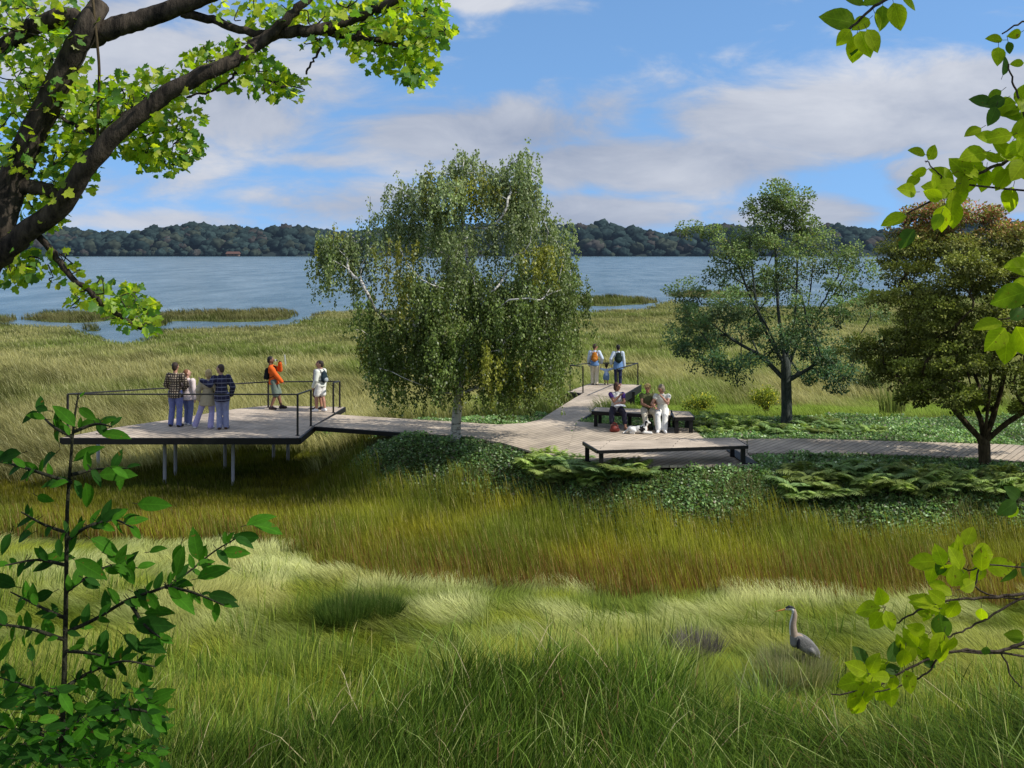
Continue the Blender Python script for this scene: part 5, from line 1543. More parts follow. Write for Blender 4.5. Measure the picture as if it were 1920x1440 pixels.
B_DARK = bark('dark_bark', (0.022, 0.032, 0.030), (0.085, 0.095, 0.085)); B_BROWN = bark('olive_brown_bark', (0.022, 0.016, 0.008), (0.105, 0.08, 0.045))
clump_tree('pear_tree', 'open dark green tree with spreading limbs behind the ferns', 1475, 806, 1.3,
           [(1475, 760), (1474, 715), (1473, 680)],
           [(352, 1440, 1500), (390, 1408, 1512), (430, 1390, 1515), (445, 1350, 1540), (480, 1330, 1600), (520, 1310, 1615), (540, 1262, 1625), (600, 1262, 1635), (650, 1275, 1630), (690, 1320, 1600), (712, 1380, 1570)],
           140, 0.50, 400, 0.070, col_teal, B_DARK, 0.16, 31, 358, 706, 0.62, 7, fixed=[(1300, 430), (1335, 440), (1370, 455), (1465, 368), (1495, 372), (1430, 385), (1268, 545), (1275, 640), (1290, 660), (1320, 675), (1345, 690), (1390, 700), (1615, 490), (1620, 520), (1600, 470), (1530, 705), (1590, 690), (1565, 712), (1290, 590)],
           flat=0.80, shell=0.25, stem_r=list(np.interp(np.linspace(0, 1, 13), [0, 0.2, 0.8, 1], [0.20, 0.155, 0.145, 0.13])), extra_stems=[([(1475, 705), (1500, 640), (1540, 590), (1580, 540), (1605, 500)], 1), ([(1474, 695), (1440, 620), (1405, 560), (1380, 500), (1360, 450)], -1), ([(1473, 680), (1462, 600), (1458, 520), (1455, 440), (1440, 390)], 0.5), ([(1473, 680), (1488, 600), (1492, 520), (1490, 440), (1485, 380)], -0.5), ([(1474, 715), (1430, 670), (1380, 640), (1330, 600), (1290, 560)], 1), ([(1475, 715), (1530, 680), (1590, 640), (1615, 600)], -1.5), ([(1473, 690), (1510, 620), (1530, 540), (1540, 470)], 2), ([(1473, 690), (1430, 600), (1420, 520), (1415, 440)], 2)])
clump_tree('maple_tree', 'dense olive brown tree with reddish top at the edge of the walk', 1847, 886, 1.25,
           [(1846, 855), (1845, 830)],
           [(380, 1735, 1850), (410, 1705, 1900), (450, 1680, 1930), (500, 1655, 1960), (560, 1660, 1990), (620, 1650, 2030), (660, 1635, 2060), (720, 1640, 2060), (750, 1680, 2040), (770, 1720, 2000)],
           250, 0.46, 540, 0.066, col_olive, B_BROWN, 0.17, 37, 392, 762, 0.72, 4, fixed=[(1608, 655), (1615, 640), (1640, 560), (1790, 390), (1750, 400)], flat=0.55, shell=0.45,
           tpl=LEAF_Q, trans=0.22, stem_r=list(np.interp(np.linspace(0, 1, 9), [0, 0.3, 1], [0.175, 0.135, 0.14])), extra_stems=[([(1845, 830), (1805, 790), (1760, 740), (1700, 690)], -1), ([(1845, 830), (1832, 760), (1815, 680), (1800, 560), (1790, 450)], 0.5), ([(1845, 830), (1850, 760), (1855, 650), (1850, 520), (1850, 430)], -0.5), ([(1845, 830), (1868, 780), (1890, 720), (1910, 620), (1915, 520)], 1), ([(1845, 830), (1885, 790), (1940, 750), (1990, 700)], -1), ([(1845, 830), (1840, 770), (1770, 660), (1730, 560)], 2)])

# ------------------------------------------------------------------ ferns, shrubs, tufts
FERN_V = []
FERN_F = []


def fern_mesh(seed, nf=14, L_=0.62):
    rg = np.random.default_rng(seed); pos, ax, nr, sc, col = [], [], [], [], []
    for k_ in range(nf):
        a = 2 * PI * k_ / nf + rg.uniform(-0.25, 0.25); ln = L_ * rg.uniform(0.65, 1.1); el = rg.uniform(0.6, 1.3)
        tone = rg.uniform(0.7, 1.3)
        h = np.array((math.cos(a), math.sin(a), 0)); s = np.array((-math.sin(a), math.cos(a), 0))
        for i in range(15):
            t = 0.12 + 0.88 * i / 14
            c = h * ln * t * (0.75 + 0.25 * math.cos(el)) + np.array((0, 0, ln * (math.sin(el) * t * 1.15 - 0.62 * t * t) + 0.05))
            w = ln * 0.42 * math.sin(PI * (0.12 + 0.86 * t)) ** 0.9
            for sg in (-1, 1):
                pos.append(c); ax.append(s * sg + h * 0.45 + np.array((0, 0, -0.15 + rg.uniform(-.1, .1)))); nr.append(np.array((0, 0, 1)) + rg.normal(size=3) * 0.15); sc.append(max(w, 0.03))
                col.append(np.array((0.20, 0.265, 0.085)) * tone * rg.uniform(0.75, 1.25))
    tv = np.array([(0, 0, 0), (0.13, 0.35, 0.02), (0, 1, -0.08), (-0.13, 0.35, 0.02)])
    return scatter((tv, LEAF_Q[1]), np.array(pos), np.array(ax), np.array(nr), np.array(sc), np.array(col))


M_FERN = foliage('fern_leaf', 0.38, 1.6, 0.2, 0.5)
ferns = []
for k_ in range(4):
    V, F, C = fern_mesh(300 + k_); C = C * np.array([(1.0, 1.0, 1.0), (0.7, 0.78, 0.9), (1.15, 1.12, 1.0), (0.85, 0.8, 0.7)][k_])
    o = np_mesh('fern', V, F, M_FERN, tint=C); ferns.append(o)
used = [False] * 4
rg = np.random.default_rng(77)


def on_ground(x, y):
    """First point of the terrain on the line of sight measured at pixel (x, y)."""
    Yv = np.linspace(8, 120, 5600); Xv = (x - 960) / FPX * Yv; zv = EYE - (y - HZ) / FPX * Yv; gv = ground(Xv, Yv)
    i = int(np.argmax(zv <= gv)); return Vector((Xv[i], Yv[i], gv[i]))


def place_fern(x, y, label, group, s):
    b_ = on_ground(x, y); g = b_.z
    k_ = int(rg.integers(0, 4))
    if not used[k_]: o = ferns[k_]; used[k_] = True
    else: o = ferns[k_].copy(); COL.objects.link(o)
    o.location = (b_.x, b_.y, g - 0.02); o.rotation_euler = (0, 0, rg.uniform(0, 6.28)); o.scale = (s, s, s * rg.uniform(0.85, 1.15))
    tag(o, label, 'fern', group)


for x, y in [(1012, 886), (1028, 872), (1045, 892), (1056, 878), (1075, 886), (1088, 900), (1100, 886), (1114, 898), (1128, 886), (1140, 902), (1152, 888), (1168, 898), (1184, 888), (1200, 896), (1065, 902), (1035, 904), (1110, 912)]:
    place_fern(x, y, 'pale green fern in the clump before the front bench', 'ferns before the front bench', rg.uniform(0.95, 1.3))
for x, y in [(1315, 806), (1330, 818), (1350, 800), (1365, 815), (1385, 806), (1400, 817), (1420, 803), (1440, 814), (1458, 818), (1495, 812), (1515, 803), (1535, 816), (1560, 808), (1585, 817), (1610, 812), (1340, 795), (1395, 796), (1545, 798), (1640, 816)]:
    place_fern(x, y, 'pale green fern along the path under the open dark green tree', 'ferns under the open tree', rg.uniform(0.8, 1.1))
for x, y in [(1490, 920), (1515, 905), (1535, 925), (1555, 903), (1575, 930), (1600, 912), (1620, 898), (1635, 925), (1660, 908), (1680, 925), (1705, 905), (1720, 930), (1745, 912), (1770, 928), (1790, 905), (1810, 922), (1835, 912), (1860, 926), (1885, 908), (1900, 925), (1505, 935), (1650, 890), (1730, 893), (1590, 890)]:
    place_fern(x, y, 'fern in the long bed in front of the right hand path', 'ferns before the path at the maple', rg.uniform(0.95, 1.3))


def shrub(label, x, y, z, w, h, c1, n=2600, leaf=0.06, flowers=None, name='shrub', cat='shrub', seed=1, group=None):
    b_ = on_ground(x, y); g = b_.z
    rg = np.random.default_rng(seed); t = thing(name, label, cat, (b_.x, b_.y, g), 0, group)
    tb = Tubes(); tips = []
    for k_ in range(16):
        a = rg.uniform(0, 6.28); r_ = rg.uniform(0.2, 1.0)
        tip = np.array((math.cos(a) * r_ * w / 2, math.sin(a) * r_ * w / 2, h * rg.uniform(0.6, 1.0) * (1 - 0.3 * r_ * r_)))
        mid = tip * np.array((0.45, 0.45, 0.55)); tb.add([np.zeros(3) + rg.normal(size=3) * 0.02, mid, tip], [0.012, 0.009, 0.004], 4); tips.append((mid, tip))
    tb.build('stem', B_BROWN, t)
    k_ = rg.integers(0, 16, n); u = rg.random(n) ** 0.6
    P = np.array([tips[i][0] * (1 - v) + tips[i][1] * v for i, v in zip(k_, u)]) + rg.normal(size=(n, 3)) * np.array((0.13, 0.13, 0.09)) * w / 1.0
    P[:, 2] = np.abs(P[:, 2])
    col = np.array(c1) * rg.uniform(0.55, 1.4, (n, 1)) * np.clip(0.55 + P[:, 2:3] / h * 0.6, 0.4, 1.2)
    if flowers is not None:
        f_ = rg.random(n) < 0.10; col[f_] = np.array(flowers)
    V, F, C = scatter(LEAF_Q, P, rg.normal(size=(n, 3)) + np.array((0, 0, 0.3)), rg.normal(size=(n, 3)) + np.array((0, 0, 0.8)), leaf * rg.uniform(0.6, 1.3, n), col)
    np_mesh('foliage', V, F, M_COVER, t, tint=C)
    return t


shrub('round yellow green shrub right of the short bench end', 1312, 778, 1.0, 1.0, 0.75, (0.13, 0.16, 0.03), flowers=(0.40, 0.34, 0.03), seed=1)
shrub('yellow flowering shrub close to the trunk of the open tree', 1438, 778, 1.0, 1.0, 0.95, (0.13, 0.155, 0.025), flowers=(0.42, 0.36, 0.03), seed=2)
shrub('bright green shrub behind the bench under the overlook', 1196, 768, 1.0, 1.2, 0.8, (0.10, 0.19, 0.03), flowers=(0.3, 0.3, 0.03), seed=3)
shrub('small green shrub showing left of the overlook post', 1165, 772, 1.0, 0.7, 0.7, (0.09, 0.16, 0.03), seed=4)
shrub('dark shrub half under the olive tree beside the lawn', 1635, 742, 0.7, 1.3, 1.1, (0.035, 0.052, 0.015), seed=5)
shrub('small leafy plant growing at the foot of the walk beside the viewing deck', 612, 828, 0.5, 0.8, 0.55, (0.075, 0.14, 0.03), seed=6)


def tuft(label, x, y, h, w, n, c1, c2, spread=0.5, name='grass_tuft', cat='grass tuft', seed=1, width=0.012, zg=0.0):
    b_ = on_z(x, y, zg); g = gz(b_.x, b_.y)
    rg = np.random.default_rng(seed)
    rr_ = w * 0.5 * np.sqrt(rg.random(n)); a = rg.random(n) * 6.28
    X_, Y_ = rr_ * np.cos(a), rr_ * np.sin(a)
    cc_ = np.array(c1) + (np.array(c2) - np.array(c1)) * rg.random((n, 1))
    V, F, C = blades(X_, Y_, h * rg.uniform(0.5, 1.0, n), np.full(n, width), a + rg.normal(size=n) * 0.4, spread * rg.random(n), cc_ * 0.5, cc_, z0=np.full(n, -0.03))
    o = np_mesh(name, V, F, M_GRASS, tint=C); o.location = (b_.x, b_.y, g)
    return tag(o, label, cat)


tuft('dry grey purple tuft in the pale meadow left of the heron', 1305, 1238, 0.62, 0.75, 900, (0.07, 0.065, 0.06), (0.19, 0.165, 0.16), 0.6, seed=1, width=0.008)
tuft('dark green sedge clump at the left in the pale meadow', 645, 1180, 0.72, 0.85, 1900, (0.03, 0.06, 0.012), (0.07, 0.11, 0.02), 0.6, 'sedge_tuft', 'sedge', 2)
tuft('smaller dark sedge clump right of the larger one in the pale meadow', 715, 1170, 0.62, 0.6, 1300, (0.03, 0.06, 0.012), (0.07, 0.11, 0.02), 0.6, 'sedge_tuft', 'sedge', 3)
tuft('tall upright reeds standing on the lawn by the olive tree', 1672, 792, 1.35, 0.8, 130, (0.10, 0.14, 0.035), (0.19, 0.21, 0.06), 0.3, 'reed_clump', 'reeds', 4, 0.025, 1.0)
tuft('long bright blades bending over in front of the heron', 1440, 1330, 0.95, 0.5, 90, (0.05, 0.085, 0.03), (0.22, 0.25, 0.12), 0.95, 'reed_clump', 'reeds', 5, 0.013)
tuft('thin tall green stems rising in the meadow right of centre', 1235, 1245, 1.15, 0.55, 26, (0.07, 0.12, 0.03), (0.14, 0.18, 0.04), 0.4, 'reed_clump', 'reeds', 6, 0.014)
tuft('tan and grey green grass mound hiding the legs of the heron', 1492, 1292, 0.74, 1.0, 2600, (0.12, 0.15, 0.05), (0.30, 0.27, 0.15), 0.55, seed=9, width=0.008)
tuft('upright dark sedge at the near side of the two dark meadow clumps', 860, 1230, 0.75, 0.5, 60, (0.05, 0.09, 0.02), (0.14, 0.19, 0.04), 0.5, 'sedge_tuft', 'sedge', 10, 0.014)
tuft('tall thin stems between the pale meadow and the left sapling', 520, 1290, 1.0, 0.8, 60, (0.08, 0.13, 0.02), (0.20, 0.24, 0.05), 0.45, 'reed_clump', 'reeds', 11, 0.013)
tuft('dark bent stems at the left side of the grey purple tuft', 1185, 1290, 0.9, 0.6, 46, (0.03, 0.055, 0.015), (0.12, 0.16, 0.04), 0.6, 'reed_clump', 'reeds', 12, 0.013)
tuft('tall stems standing at the near edge of the reeds above the meadow', 1130, 1170, 0.8, 0.4, 30, (0.06, 0.10, 0.02), (0.13, 0.18, 0.04), 0.5, 'reed_clump', 'reeds', 13, 0.014)
tuft('thin tall green stems rising in the meadow near its centre', 1035, 1255, 1.0, 0.45, 22, (0.07, 0.12, 0.03), (0.14, 0.18, 0.04), 0.5, 'reed_clump', 'reeds', 7, 0.014)

# ------------------------------------------------------------------ near trees framing the view
def px_line(pts, Y, n=6, wob=0.0, dys=None):
    out = []
    for i, (x, y) in enumerate(pts):
        out.append(on_y(x, y, Y + (dys[i] if dys else 0)))
    return spline(out, n)


def taper(n, a, b): return list(np.linspace(a, b, n))


def oak():
    """Large tree at the left: trunk outside the frame, limbs and lit leaves reaching in."""
    Y = 6.0; k_ = Y / FPX; rg = np.random.default_rng(51)
    base = on_y(-170, 1200, Y); base.z = gz(base.x, base.y) - 0.1
    t = thing('oak_tree', 'large tree with dark rough limbs and lit lobed leaves overhanging the lake', 'tree', base)
    tb = Tubes()
    trunk = [base, base + Vector((0.03, 0.05, 0.8)), on_y(-150, 850, Y), on_y(-130, 720, Y)]
    trunk = spline(trunk, 4); tb.add(trunk, taper(len(trunk), 0.30, 0.22), 14)
    limbs = [
        ([(-130, 740), (-70, 610), (-10, 450), (25, 340), (75, 225), (122, 130), (160, 55), (185, 10)], 33, 19),
        ([(-140, 800), (-60, 560), (20, 462), (105, 395), (185, 285), (285, 195), (370, 145), (430, 118), (482, 85), (545, 30), (590, -15)], 25, 7),
        ([(165, 70), (215, 50), (270, 35), (335, 12), (400, -15), (470, -60)], 21, 15),
        ([(160, 60), (128, 30), (70, 48), (10, 85), (-60, 120)], 19, 14),
        ([(465, 90), (520, 66), (580, 58), (640, 44), (690, 25), (760, -10)], 13, 8),
        ([(340, 24), (400, 38), (460, 58), (520, 66)], 9, 7),
        ([(590, 58), (650, 68), (715, 76), (760, 90)], 8, 4),
        ([(20, 345), (60, 352), (105, 360), (120, 385)], 15, 12),
        ([(55, 425), (95, 468), (130, 515), (165, 545), (200, 578), (240, 600), (265, 618)], 7, 3),
        ([(185, 265), (170, 245), (145, 235), (110, 220)], 6, 3),
        ([(185, 270), (205, 235), (250, 205), (310, 195)], 6, 3),
        ([(560, 55), (600, 80), (590, 110), (572, 138)], 3, 2),
        ([(430, 118), (440, 140), (400, 170), (350, 180)], 3, 2),
        ([(680, 40), (672, 60), (672, 85)], 6, 4)]
    for pts, a, b in limbs:
        L_ = px_line(pts, Y, 6, dys=list(np.cumsum(rg.normal(size=len(pts)) * 0.05)) if len(pts) > 4 else None)
        tb.add([q + Vector(rg.normal(size=3) * 0.004) for q in L_], taper(len(L_), a * k_, b * k_), 12 if a > 14 else 7)
    # leaf clusters: photo centre, radius, count
    cl = [(40, 60, 70, 60), (95, 110, 60, 55), (30, 150, 60, 60), (10, 230, 50, 50), (70, 20, 60, 40), (140, 40, 40, 22), (10, 20, 50, 40), (70, 180, 45, 40), (15, 300, 35, 25), (120, 185, 30, 18),
          (130, 200, 55, 55), (190, 185, 50, 45), (245, 175, 50, 45), (300, 165, 45, 40), (170, 235, 45, 40), (230, 235, 55, 55), (285, 250, 50, 50), (325, 270, 45, 45), (340, 225, 35, 28), (310, 300, 32, 26), (275, 290, 30, 20), (355, 285, 18, 12), (120, 250, 30, 18), (345, 165, 40, 24), (380, 130, 35, 24),
          (100, 310, 45, 38), (60, 290, 40, 25), (140, 320, 40, 28), (60, 385, 38, 28), (95, 400, 28, 14), (30, 420, 25, 14), (150, 285, 25, 14), (110, 345, 30, 18),
          (20, 480, 40, 24), (75, 485, 22, 12), (15, 510, 30, 16), (50, 500, 25, 10),
          (385, 105, 28, 18), (415, 115, 30, 20), (455, 95, 30, 24), (480, 120, 30, 22), (430, 140, 28, 14), (500, 150, 35, 22), (540, 160, 30, 24), (525, 165, 22, 14), (465, 160, 18, 6),
          (450, 10, 40, 20), (500, 20, 40, 24), (560, 20, 40, 24), (610, 30, 40, 28), (650, 15, 45, 34), (690, 40, 50, 46), (730, 20, 50, 46), (770, 30, 45, 46), (800, 15, 30, 30), (700, 85, 45, 34), (745, 75, 45, 46), (785, 75, 40, 44), (815, 60, 25, 24), (760, 110, 35, 34), (790, 130, 25, 22), (780, 150, 18, 12), (620, 65, 30, 14), (835, 55, 15, 8), (540, 45, 30, 14), (590, 80, 20, 6),
          (165, 545, 22, 10), (195, 550, 30, 18), (225, 555, 32, 24), (255, 560, 28, 22), (275, 580, 22, 16), (270, 610, 18, 10), (215, 580, 28, 14), (130, 515, 18, 6), (120, 490, 20, 8), (245, 600, 20, 10), (150, 560, 18, 6), (100, 520, 14, 4)]
    pos, ax, nr, sc, col = [], [], [], [], []
    for x, y, r_, c_ in cl:
        n = int(c_ * 2.3)
        for j in range(n):
            a = rg.uniform(0, 6.28); q = r_ * math.sqrt(rg.random()) * 1.22
            X_, Y_ = x + math.cos(a) * q, y + math.sin(a) * q * 0.85
            P = np.array(on_y(X_, Y_, Y + 0.14 + rg.normal() * 0.2)); pos.append(P)
            ax.append((math.cos(a) * 0.6 + rg.normal() * 0.4 + 0.15, rg.normal() * 0.6, -0.35 + rg.normal() * 0.35)); nr.append((rg.normal() * 0.6, -0.55 + rg.normal() * 0.55, 0.55 + rg.normal() * 0.3))
            sc.append(rg.uniform(0.030, 0.064))
            u = rg.random(); c = np.array((0.17, 0.26, 0.018)) if u < 0.4 else (np.array((0.28, 0.33, 0.03)) if u < 0.72 else np.array((0.07, 0.15, 0.03)))
            col.append(c * rg.uniform(0.75, 1.25))
        # fine twigs into the cluster
        for j in range(max(2, int(r_ / 14))):
            a = rg.uniform(0, 6.28)
            p0 = on_y(x, y, Y); p1 = on_y(x + math.cos(a) * r_ * 0.9, y + math.sin(a) * r_ * 0.7, Y + rg.normal() * 0.1)
            mid = (p0 + p1) / 2 + Vector((rg.normal() * 0.03, 0, rg.normal() * 0.03)); tb.add(spline([p0, mid, p1], 3), 0.0035, 4)
    tb.build('trunk', B_OAK, t, t.location)
    V, F, C = scatter(lobed(), np.array(pos), np.array(ax), np.array(nr), np.array(sc), np.array(col))
    np_mesh('crown', V, F, foliage('oak_leaf', 0.55, 1.45, 0.3, 0.4, (1.7, 1.75, 0.45), veins=True), t, tint=C, offset=t.location, blade=leaf_uv(lobed(), len(pos)))
    L_ = px_line([(172, -20), (180, 60), (186, 130), (184, 200), (183, 268)], Y - 0.12, 5)
    tv = Tubes(); tv.add(L_, 0.008, 6); tv.build('hanging_vine', B_BROWN, t, t.location)


B_OAK = bark('oak_bark', (0.010, 0.009, 0.008), (0.085, 0.068, 0.050), 16, 0.3)
oak()

BIGLEAF = ovate(6, 0.345, 0.20, 0.07, 0.8)


def leaf_at(lst, x, y, ang, size, Y, bright, rg, tilt=None):
    """One near leaf: photo position of its base, direction in the picture (degrees, 0 right, 90 up), length in photo px."""
    a = math.radians(ang)
    lst[0].append(np.array(on_y(x, y, Y + rg.normal() * 0.06)))
    lst[1].append((math.cos(a), rg.normal() * 0.25, math.sin(a)))
    lst[2].append((rg.normal() * 0.35, -1.0, 0.45 + rg.normal() * 0.35))
    lst[3].append(size / FPX * Y * 0.95)
    c = np.array((0.27, 0.34, 0.012)) if bright > 0.5 else np.array((0.055, 0.105, 0.025))
    if 0.3 < bright <= 0.5: c = np.array((0.14, 0.21, 0.015))
    lst[4].append(c * rg.uniform(0.85, 1.15))


def spray(lst, pts, Y, rg, n, size, spread=28, bright=0.75):
    """Leaves set alternately along a twig given in photo pixels."""
    P = spline([Vector((x, y, 0)) for x, y in pts], 8)
    for i in range(n):
        u = (i + rg.random() * 0.8) / n * (len(P) - 1); j = int(min(u, len(P) - 2)); q = P[j].lerp(P[j + 1], u - j); d = P[j + 1] - P[j]
        base = math.degrees(math.atan2(-d.y, d.x)); sd = (-1) ** i
        leaf_at(lst, q.x + rg.normal() * spread * 0.2, q.y + rg.normal() * spread * 0.2, base + sd * rg.uniform(35, 80), size * rg.uniform(0.75, 1.2), Y, rg.random() * 0.5 + (bright - 0.25), rg)


def beech(label, name, trunk_pts, branches, sprays, leaves, Y, seed, size, thick=0.09):
    rg = np.random.default_rng(seed)
    base = on_y(trunk_pts[0][0], 1000, Y); base.z = gz(base.x, base.y) - 0.08
    t = thing(name, label, 'tree', base)
    tb = Tubes(); k_ = Y / FPX
    L_ = spline([base] + [on_y(x, y, Y) for x, y in trunk_pts], 5); tb.add(L_, taper(len(L_), thick, 0.008), 10)
    for pts, a, b in branches:
        pts = [(trunk_pts[0][0] - 10, pts[0][1] + 150), ((trunk_pts[0][0] + pts[0][0]) / 2, pts[0][1] + 40)] + pts
        Q = px_line(pts, Y, 6); tb.add([q + Vector(rg.normal(size=3) * 0.002) for q in Q], taper(len(Q), a * k_, b * k_), 6)
    lst = [[], [], [], [], []]
    for i in range(46 if thick > 0.05 else 10):                 # the rest of the crown, beside and above the view
        tx, ty = trunk_pts[0][0] - 15, rg.uniform(-1050, 250) if thick > 0.05 else rg.uniform(900, 1100)
        ex, ey = tx + rg.uniform(-260, 420), ty - rg.uniform(60, 260)
        if ex < 2120 and ey > -220: ex = 2160 + rg.uniform(0, 200)
        Yd = Y + rg.uniform(-0.7, 0.9)
        Q = spline([on_y(tx, ty, Y), (on_y(tx, ty, Y) + on_y(ex, ey, Yd)) / 2 + Vector((0, 0, 0.06)), on_y(ex, ey, Yd)], 5); tb.add(Q, taper(len(Q), 0.009, 0.003), 5)
        spray(lst, [(tx * 0.5 + ex * 0.5, ty * 0.5 + ey * 0.5), (ex, ey)], (Y + Yd) / 2, rg, 26, size)
    for pts, n, br in sprays: spray(lst, pts, Y, rg, n, size, bright=br)
    for x, y, ang, s_, br in leaves: leaf_at(lst, x, y, ang, s_, Y, br, rg)
    # petioles
    for p_, a_ in zip(lst[0], lst[1]):
        a_ = unit(np.array(a_)); tb.add([p_ - a_ * 0.018 + np.array((0, 0, 0.004)), p_], 0.0012, 3)
    tb.build('trunk', B_TWIG, t, t.location)
    V, F, C = scatter(BIGLEAF, np.array(lst[0]), np.array(lst[1]), np.array(lst[2]), np.array(lst[3]), np.array(lst[4]))
    np_mesh('crown', V, F, foliage(name + '_leaf', 0.6, 1.1, 0.08, 0.45, (1.6, 1.75, 0.4), veins=True), t, tint=C, offset=t.location, smooth=True, blade=leaf_uv(BIGLEAF, len(lst[0])))


B_TWIG = bark('twig_bark', (0.022, 0.016, 0.012), (0.12, 0.095, 0.07), 30, 0.6)
beech('tree with oval lit leaves hanging in at the upper right', 'beech_tree', [(2440, 700), (2420, 200), (2450, -250), (2400, -750), (2430, -1100)],
      [([(2055, 500), (1980, 330), (1920, 295), (1870, 310), (1800, 345), (1760, 370), (1700, 400)], 6, 1.8), ([(1960, 320), (1930, 240), (1905, 170), (1890, 120)], 4, 1.5), ([(2050, 200), (1980, 60), (1925, 40), (1880, 62)], 4, 1.5),
       ([(2055, 0), (1900, -60), (1760, -40), (1660, 0), (1610, 40), (1578, 68)], 6, 2), ([(1800, 345), (1765, 330), (1735, 300)], 2.5, 1.2), ([(2060, 650), (1980, 610), (1920, 595), (1870, 600)], 4, 1.5), ([(2060, 560), (1980, 520), (1900, 520)], 4, 1.5),
       ([(2060, 960), (1985, 955), (1930, 940), (1900, 935)], 4, 1.5)],
      [([(1960, 315), (1900, 300), (1850, 318), (1800, 345), (1770, 368)], 26, 0.8), ([(1950, 290), (1925, 230), (1905, 180)], 16, 0.7), ([(1960, 340), (1930, 290), (1890, 250)], 14, 0.8)],
      [(1700, 405, 195, 52, 1), (1715, 430, 230, 48, 0.2), (1718, 360, 170, 44, 1), (1735, 290, 160, 36, 1), (1740, 300, 60, 36, 1), (1738, 318, 200, 32, 1), (1725, 330, 215, 36, 0.9), (1770, 385, 260, 52, 0.6), (1790, 375, 265, 58, 1), (1755, 355, 100, 34, 0.8), (1830, 320, 175, 48, 0.9), (1850, 285, 190, 58, 1), (1868, 262, 165, 42, 1), (1840, 240, 200, 36, 0.8), (1900, 350, 265, 58, 1), (1765, 400, 240, 36, 0.4),
       (1860, 195, 160, 44, 0.3), (1868, 200, 250, 40, 0.2), (1885, 185, 200, 40, 0.2), (1880, 142, 80, 40, 0.2), (1878, 170, 210, 32, 0.4), (1880, 75, 170, 34, 0.9), (1872, 88, 260, 40, 0.7), (1890, 78, 290, 26, 0.3), (1915, 60, 200, 30, 0.9), (1920, 118, 180, 26, 0.8),
       (1605, 45, 165, 74, 0.4), (1608, 62, 270, 62, 0.9), (1612, 58, 285, 58, 1), (1605, 70, 250, 40, 0.3), (1625, 55, 300, 50, 1), (1640, 25, 300, 40, 0.9), (1655, 10, 270, 50, 0.35), (1675, 5, 285, 56, 1), (1630, 35, 210, 44, 0.9), (1690, -5, 330, 42, 1), (1620, 10, 150, 40, 0.35), (1595, 55, 230, 40, 0.8), (1660, -10, 200, 50, 0.5),
       (1940, 505, 170, 66, 1), (1935, 530, 205, 62, 0.9), (1930, 545, 200, 74, 0.5), (1925, 530, 320, 44, 1), (1880, 605, 185, 58, 1), (1885, 615, 225, 62, 1), (1890, 622, 260, 66, 1), (1905, 612, 300, 74, 1), (1895, 600, 40, 40, 0.3), (1920, 600, 330, 50, 0.9), (1945, 480, 190, 50, 1),
       (1905, 940, 215, 44, 0.3), (1912, 935, 140, 40, 0.3), (1905, 945, 250, 36, 0.35), (1925, 950, 300, 40, 0.8)],
      4.0, 61, 50)
beech('young tree with bright round leaves reaching in at the lower right', 'alder_tree', [(2400, 1180), (2380, 980), (2390, 850)],
      [([(2115, 1120), (2000, 1095), (1920, 1112), (1860, 1120), (1790, 1125), (1730, 1142), (1675, 1170)], 5, 1.5), ([(2000, 1100), (1920, 1120), (1840, 1165), (1790, 1190), (1745, 1205)], 3.5, 1.2), ([(2118, 1190), (1990, 1190), (1920, 1205), (1865, 1222), (1800, 1220), (1720, 1245), (1640, 1290), (1560, 1302)], 5, 1.3),
       ([(1800, 1222), (1740, 1262), (1690, 1285), (1622, 1303)], 3, 1), ([(1855, 1115), (1835, 1065), (1822, 1040)], 2.5, 1.2), ([(1900, 1215), (1890, 1250), (1905, 1280), (1918, 1290)], 2.5, 1), ([(1870, 1060), (1820, 1070), (1790, 1055), (1755, 1050)], 2, 1)],
      [([(1700, 1258), (1640, 1288), (1600, 1298)], 13, 0.8), ([(1860, 1075), (1800, 1060), (1760, 1050)], 8, 0.9), ([(1800, 1125), (1760, 1135), (1740, 1150)], 10, 0.8), ([(1790, 1190), (1745, 1205), (1690, 1215)], 10, 0.8)],
      [(1755, 1052, 185, 52, 1), (1750, 1055, 255, 42, 0.9), (1770, 1050, 245, 34, 0.2), (1792, 1040, 80, 40, 1), (1810, 1022, 60, 44, 0.9), (1825, 1035, 350, 58, 1), (1850, 1065, 10, 56, 1), (1905, 1065, 240, 44, 0.2), (1915, 1055, 300, 40, 0.2),
       (1652, 1140, 195, 54, 1), (1655, 1135, 110, 44, 1), (1655, 1148, 240, 46, 1), (1660, 1145, 290, 40, 0.9), (1755, 1130, 175, 50, 1), (1775, 1105, 160, 36, 1), (1785, 1100, 80, 42, 1), (1800, 1105, 20, 40, 0.9), (1762, 1150, 280, 58, 0.2), (1740, 1190, 210, 50, 1), (1735, 1185, 160, 40, 0.6), (1770, 1185, 240, 60, 1), (1712, 1208, 235, 46, 0.9), (1700, 1195, 260, 50, 0.2), (1840, 1140, 280, 34, 0.9),
       (1625, 1255, 115, 56, 0.2), (1625, 1262, 150, 46, 1), (1630, 1262, 70, 44, 1), (1640, 1258, 30, 42, 0.9), (1625, 1275, 195, 60, 1), (1632, 1280, 240, 50, 1), (1660, 1258, 10, 34, 0.25), (1665, 1240, 50, 50, 0.2), (1680, 1235, 40, 52, 0.9), (1650, 1300, 300, 30, 0.9), (1730, 1235, 330, 30, 0.3), (1850, 1212, 270, 24, 0.3), (1920, 1195, 170, 40, 0.5)],
      4.0, 67, 42, 0.035)


# ---- the dark green sapling at the lower left
SAPLEAF = ovate(6, 0.225, 0.26, 0.07, 0.85, 0.012)


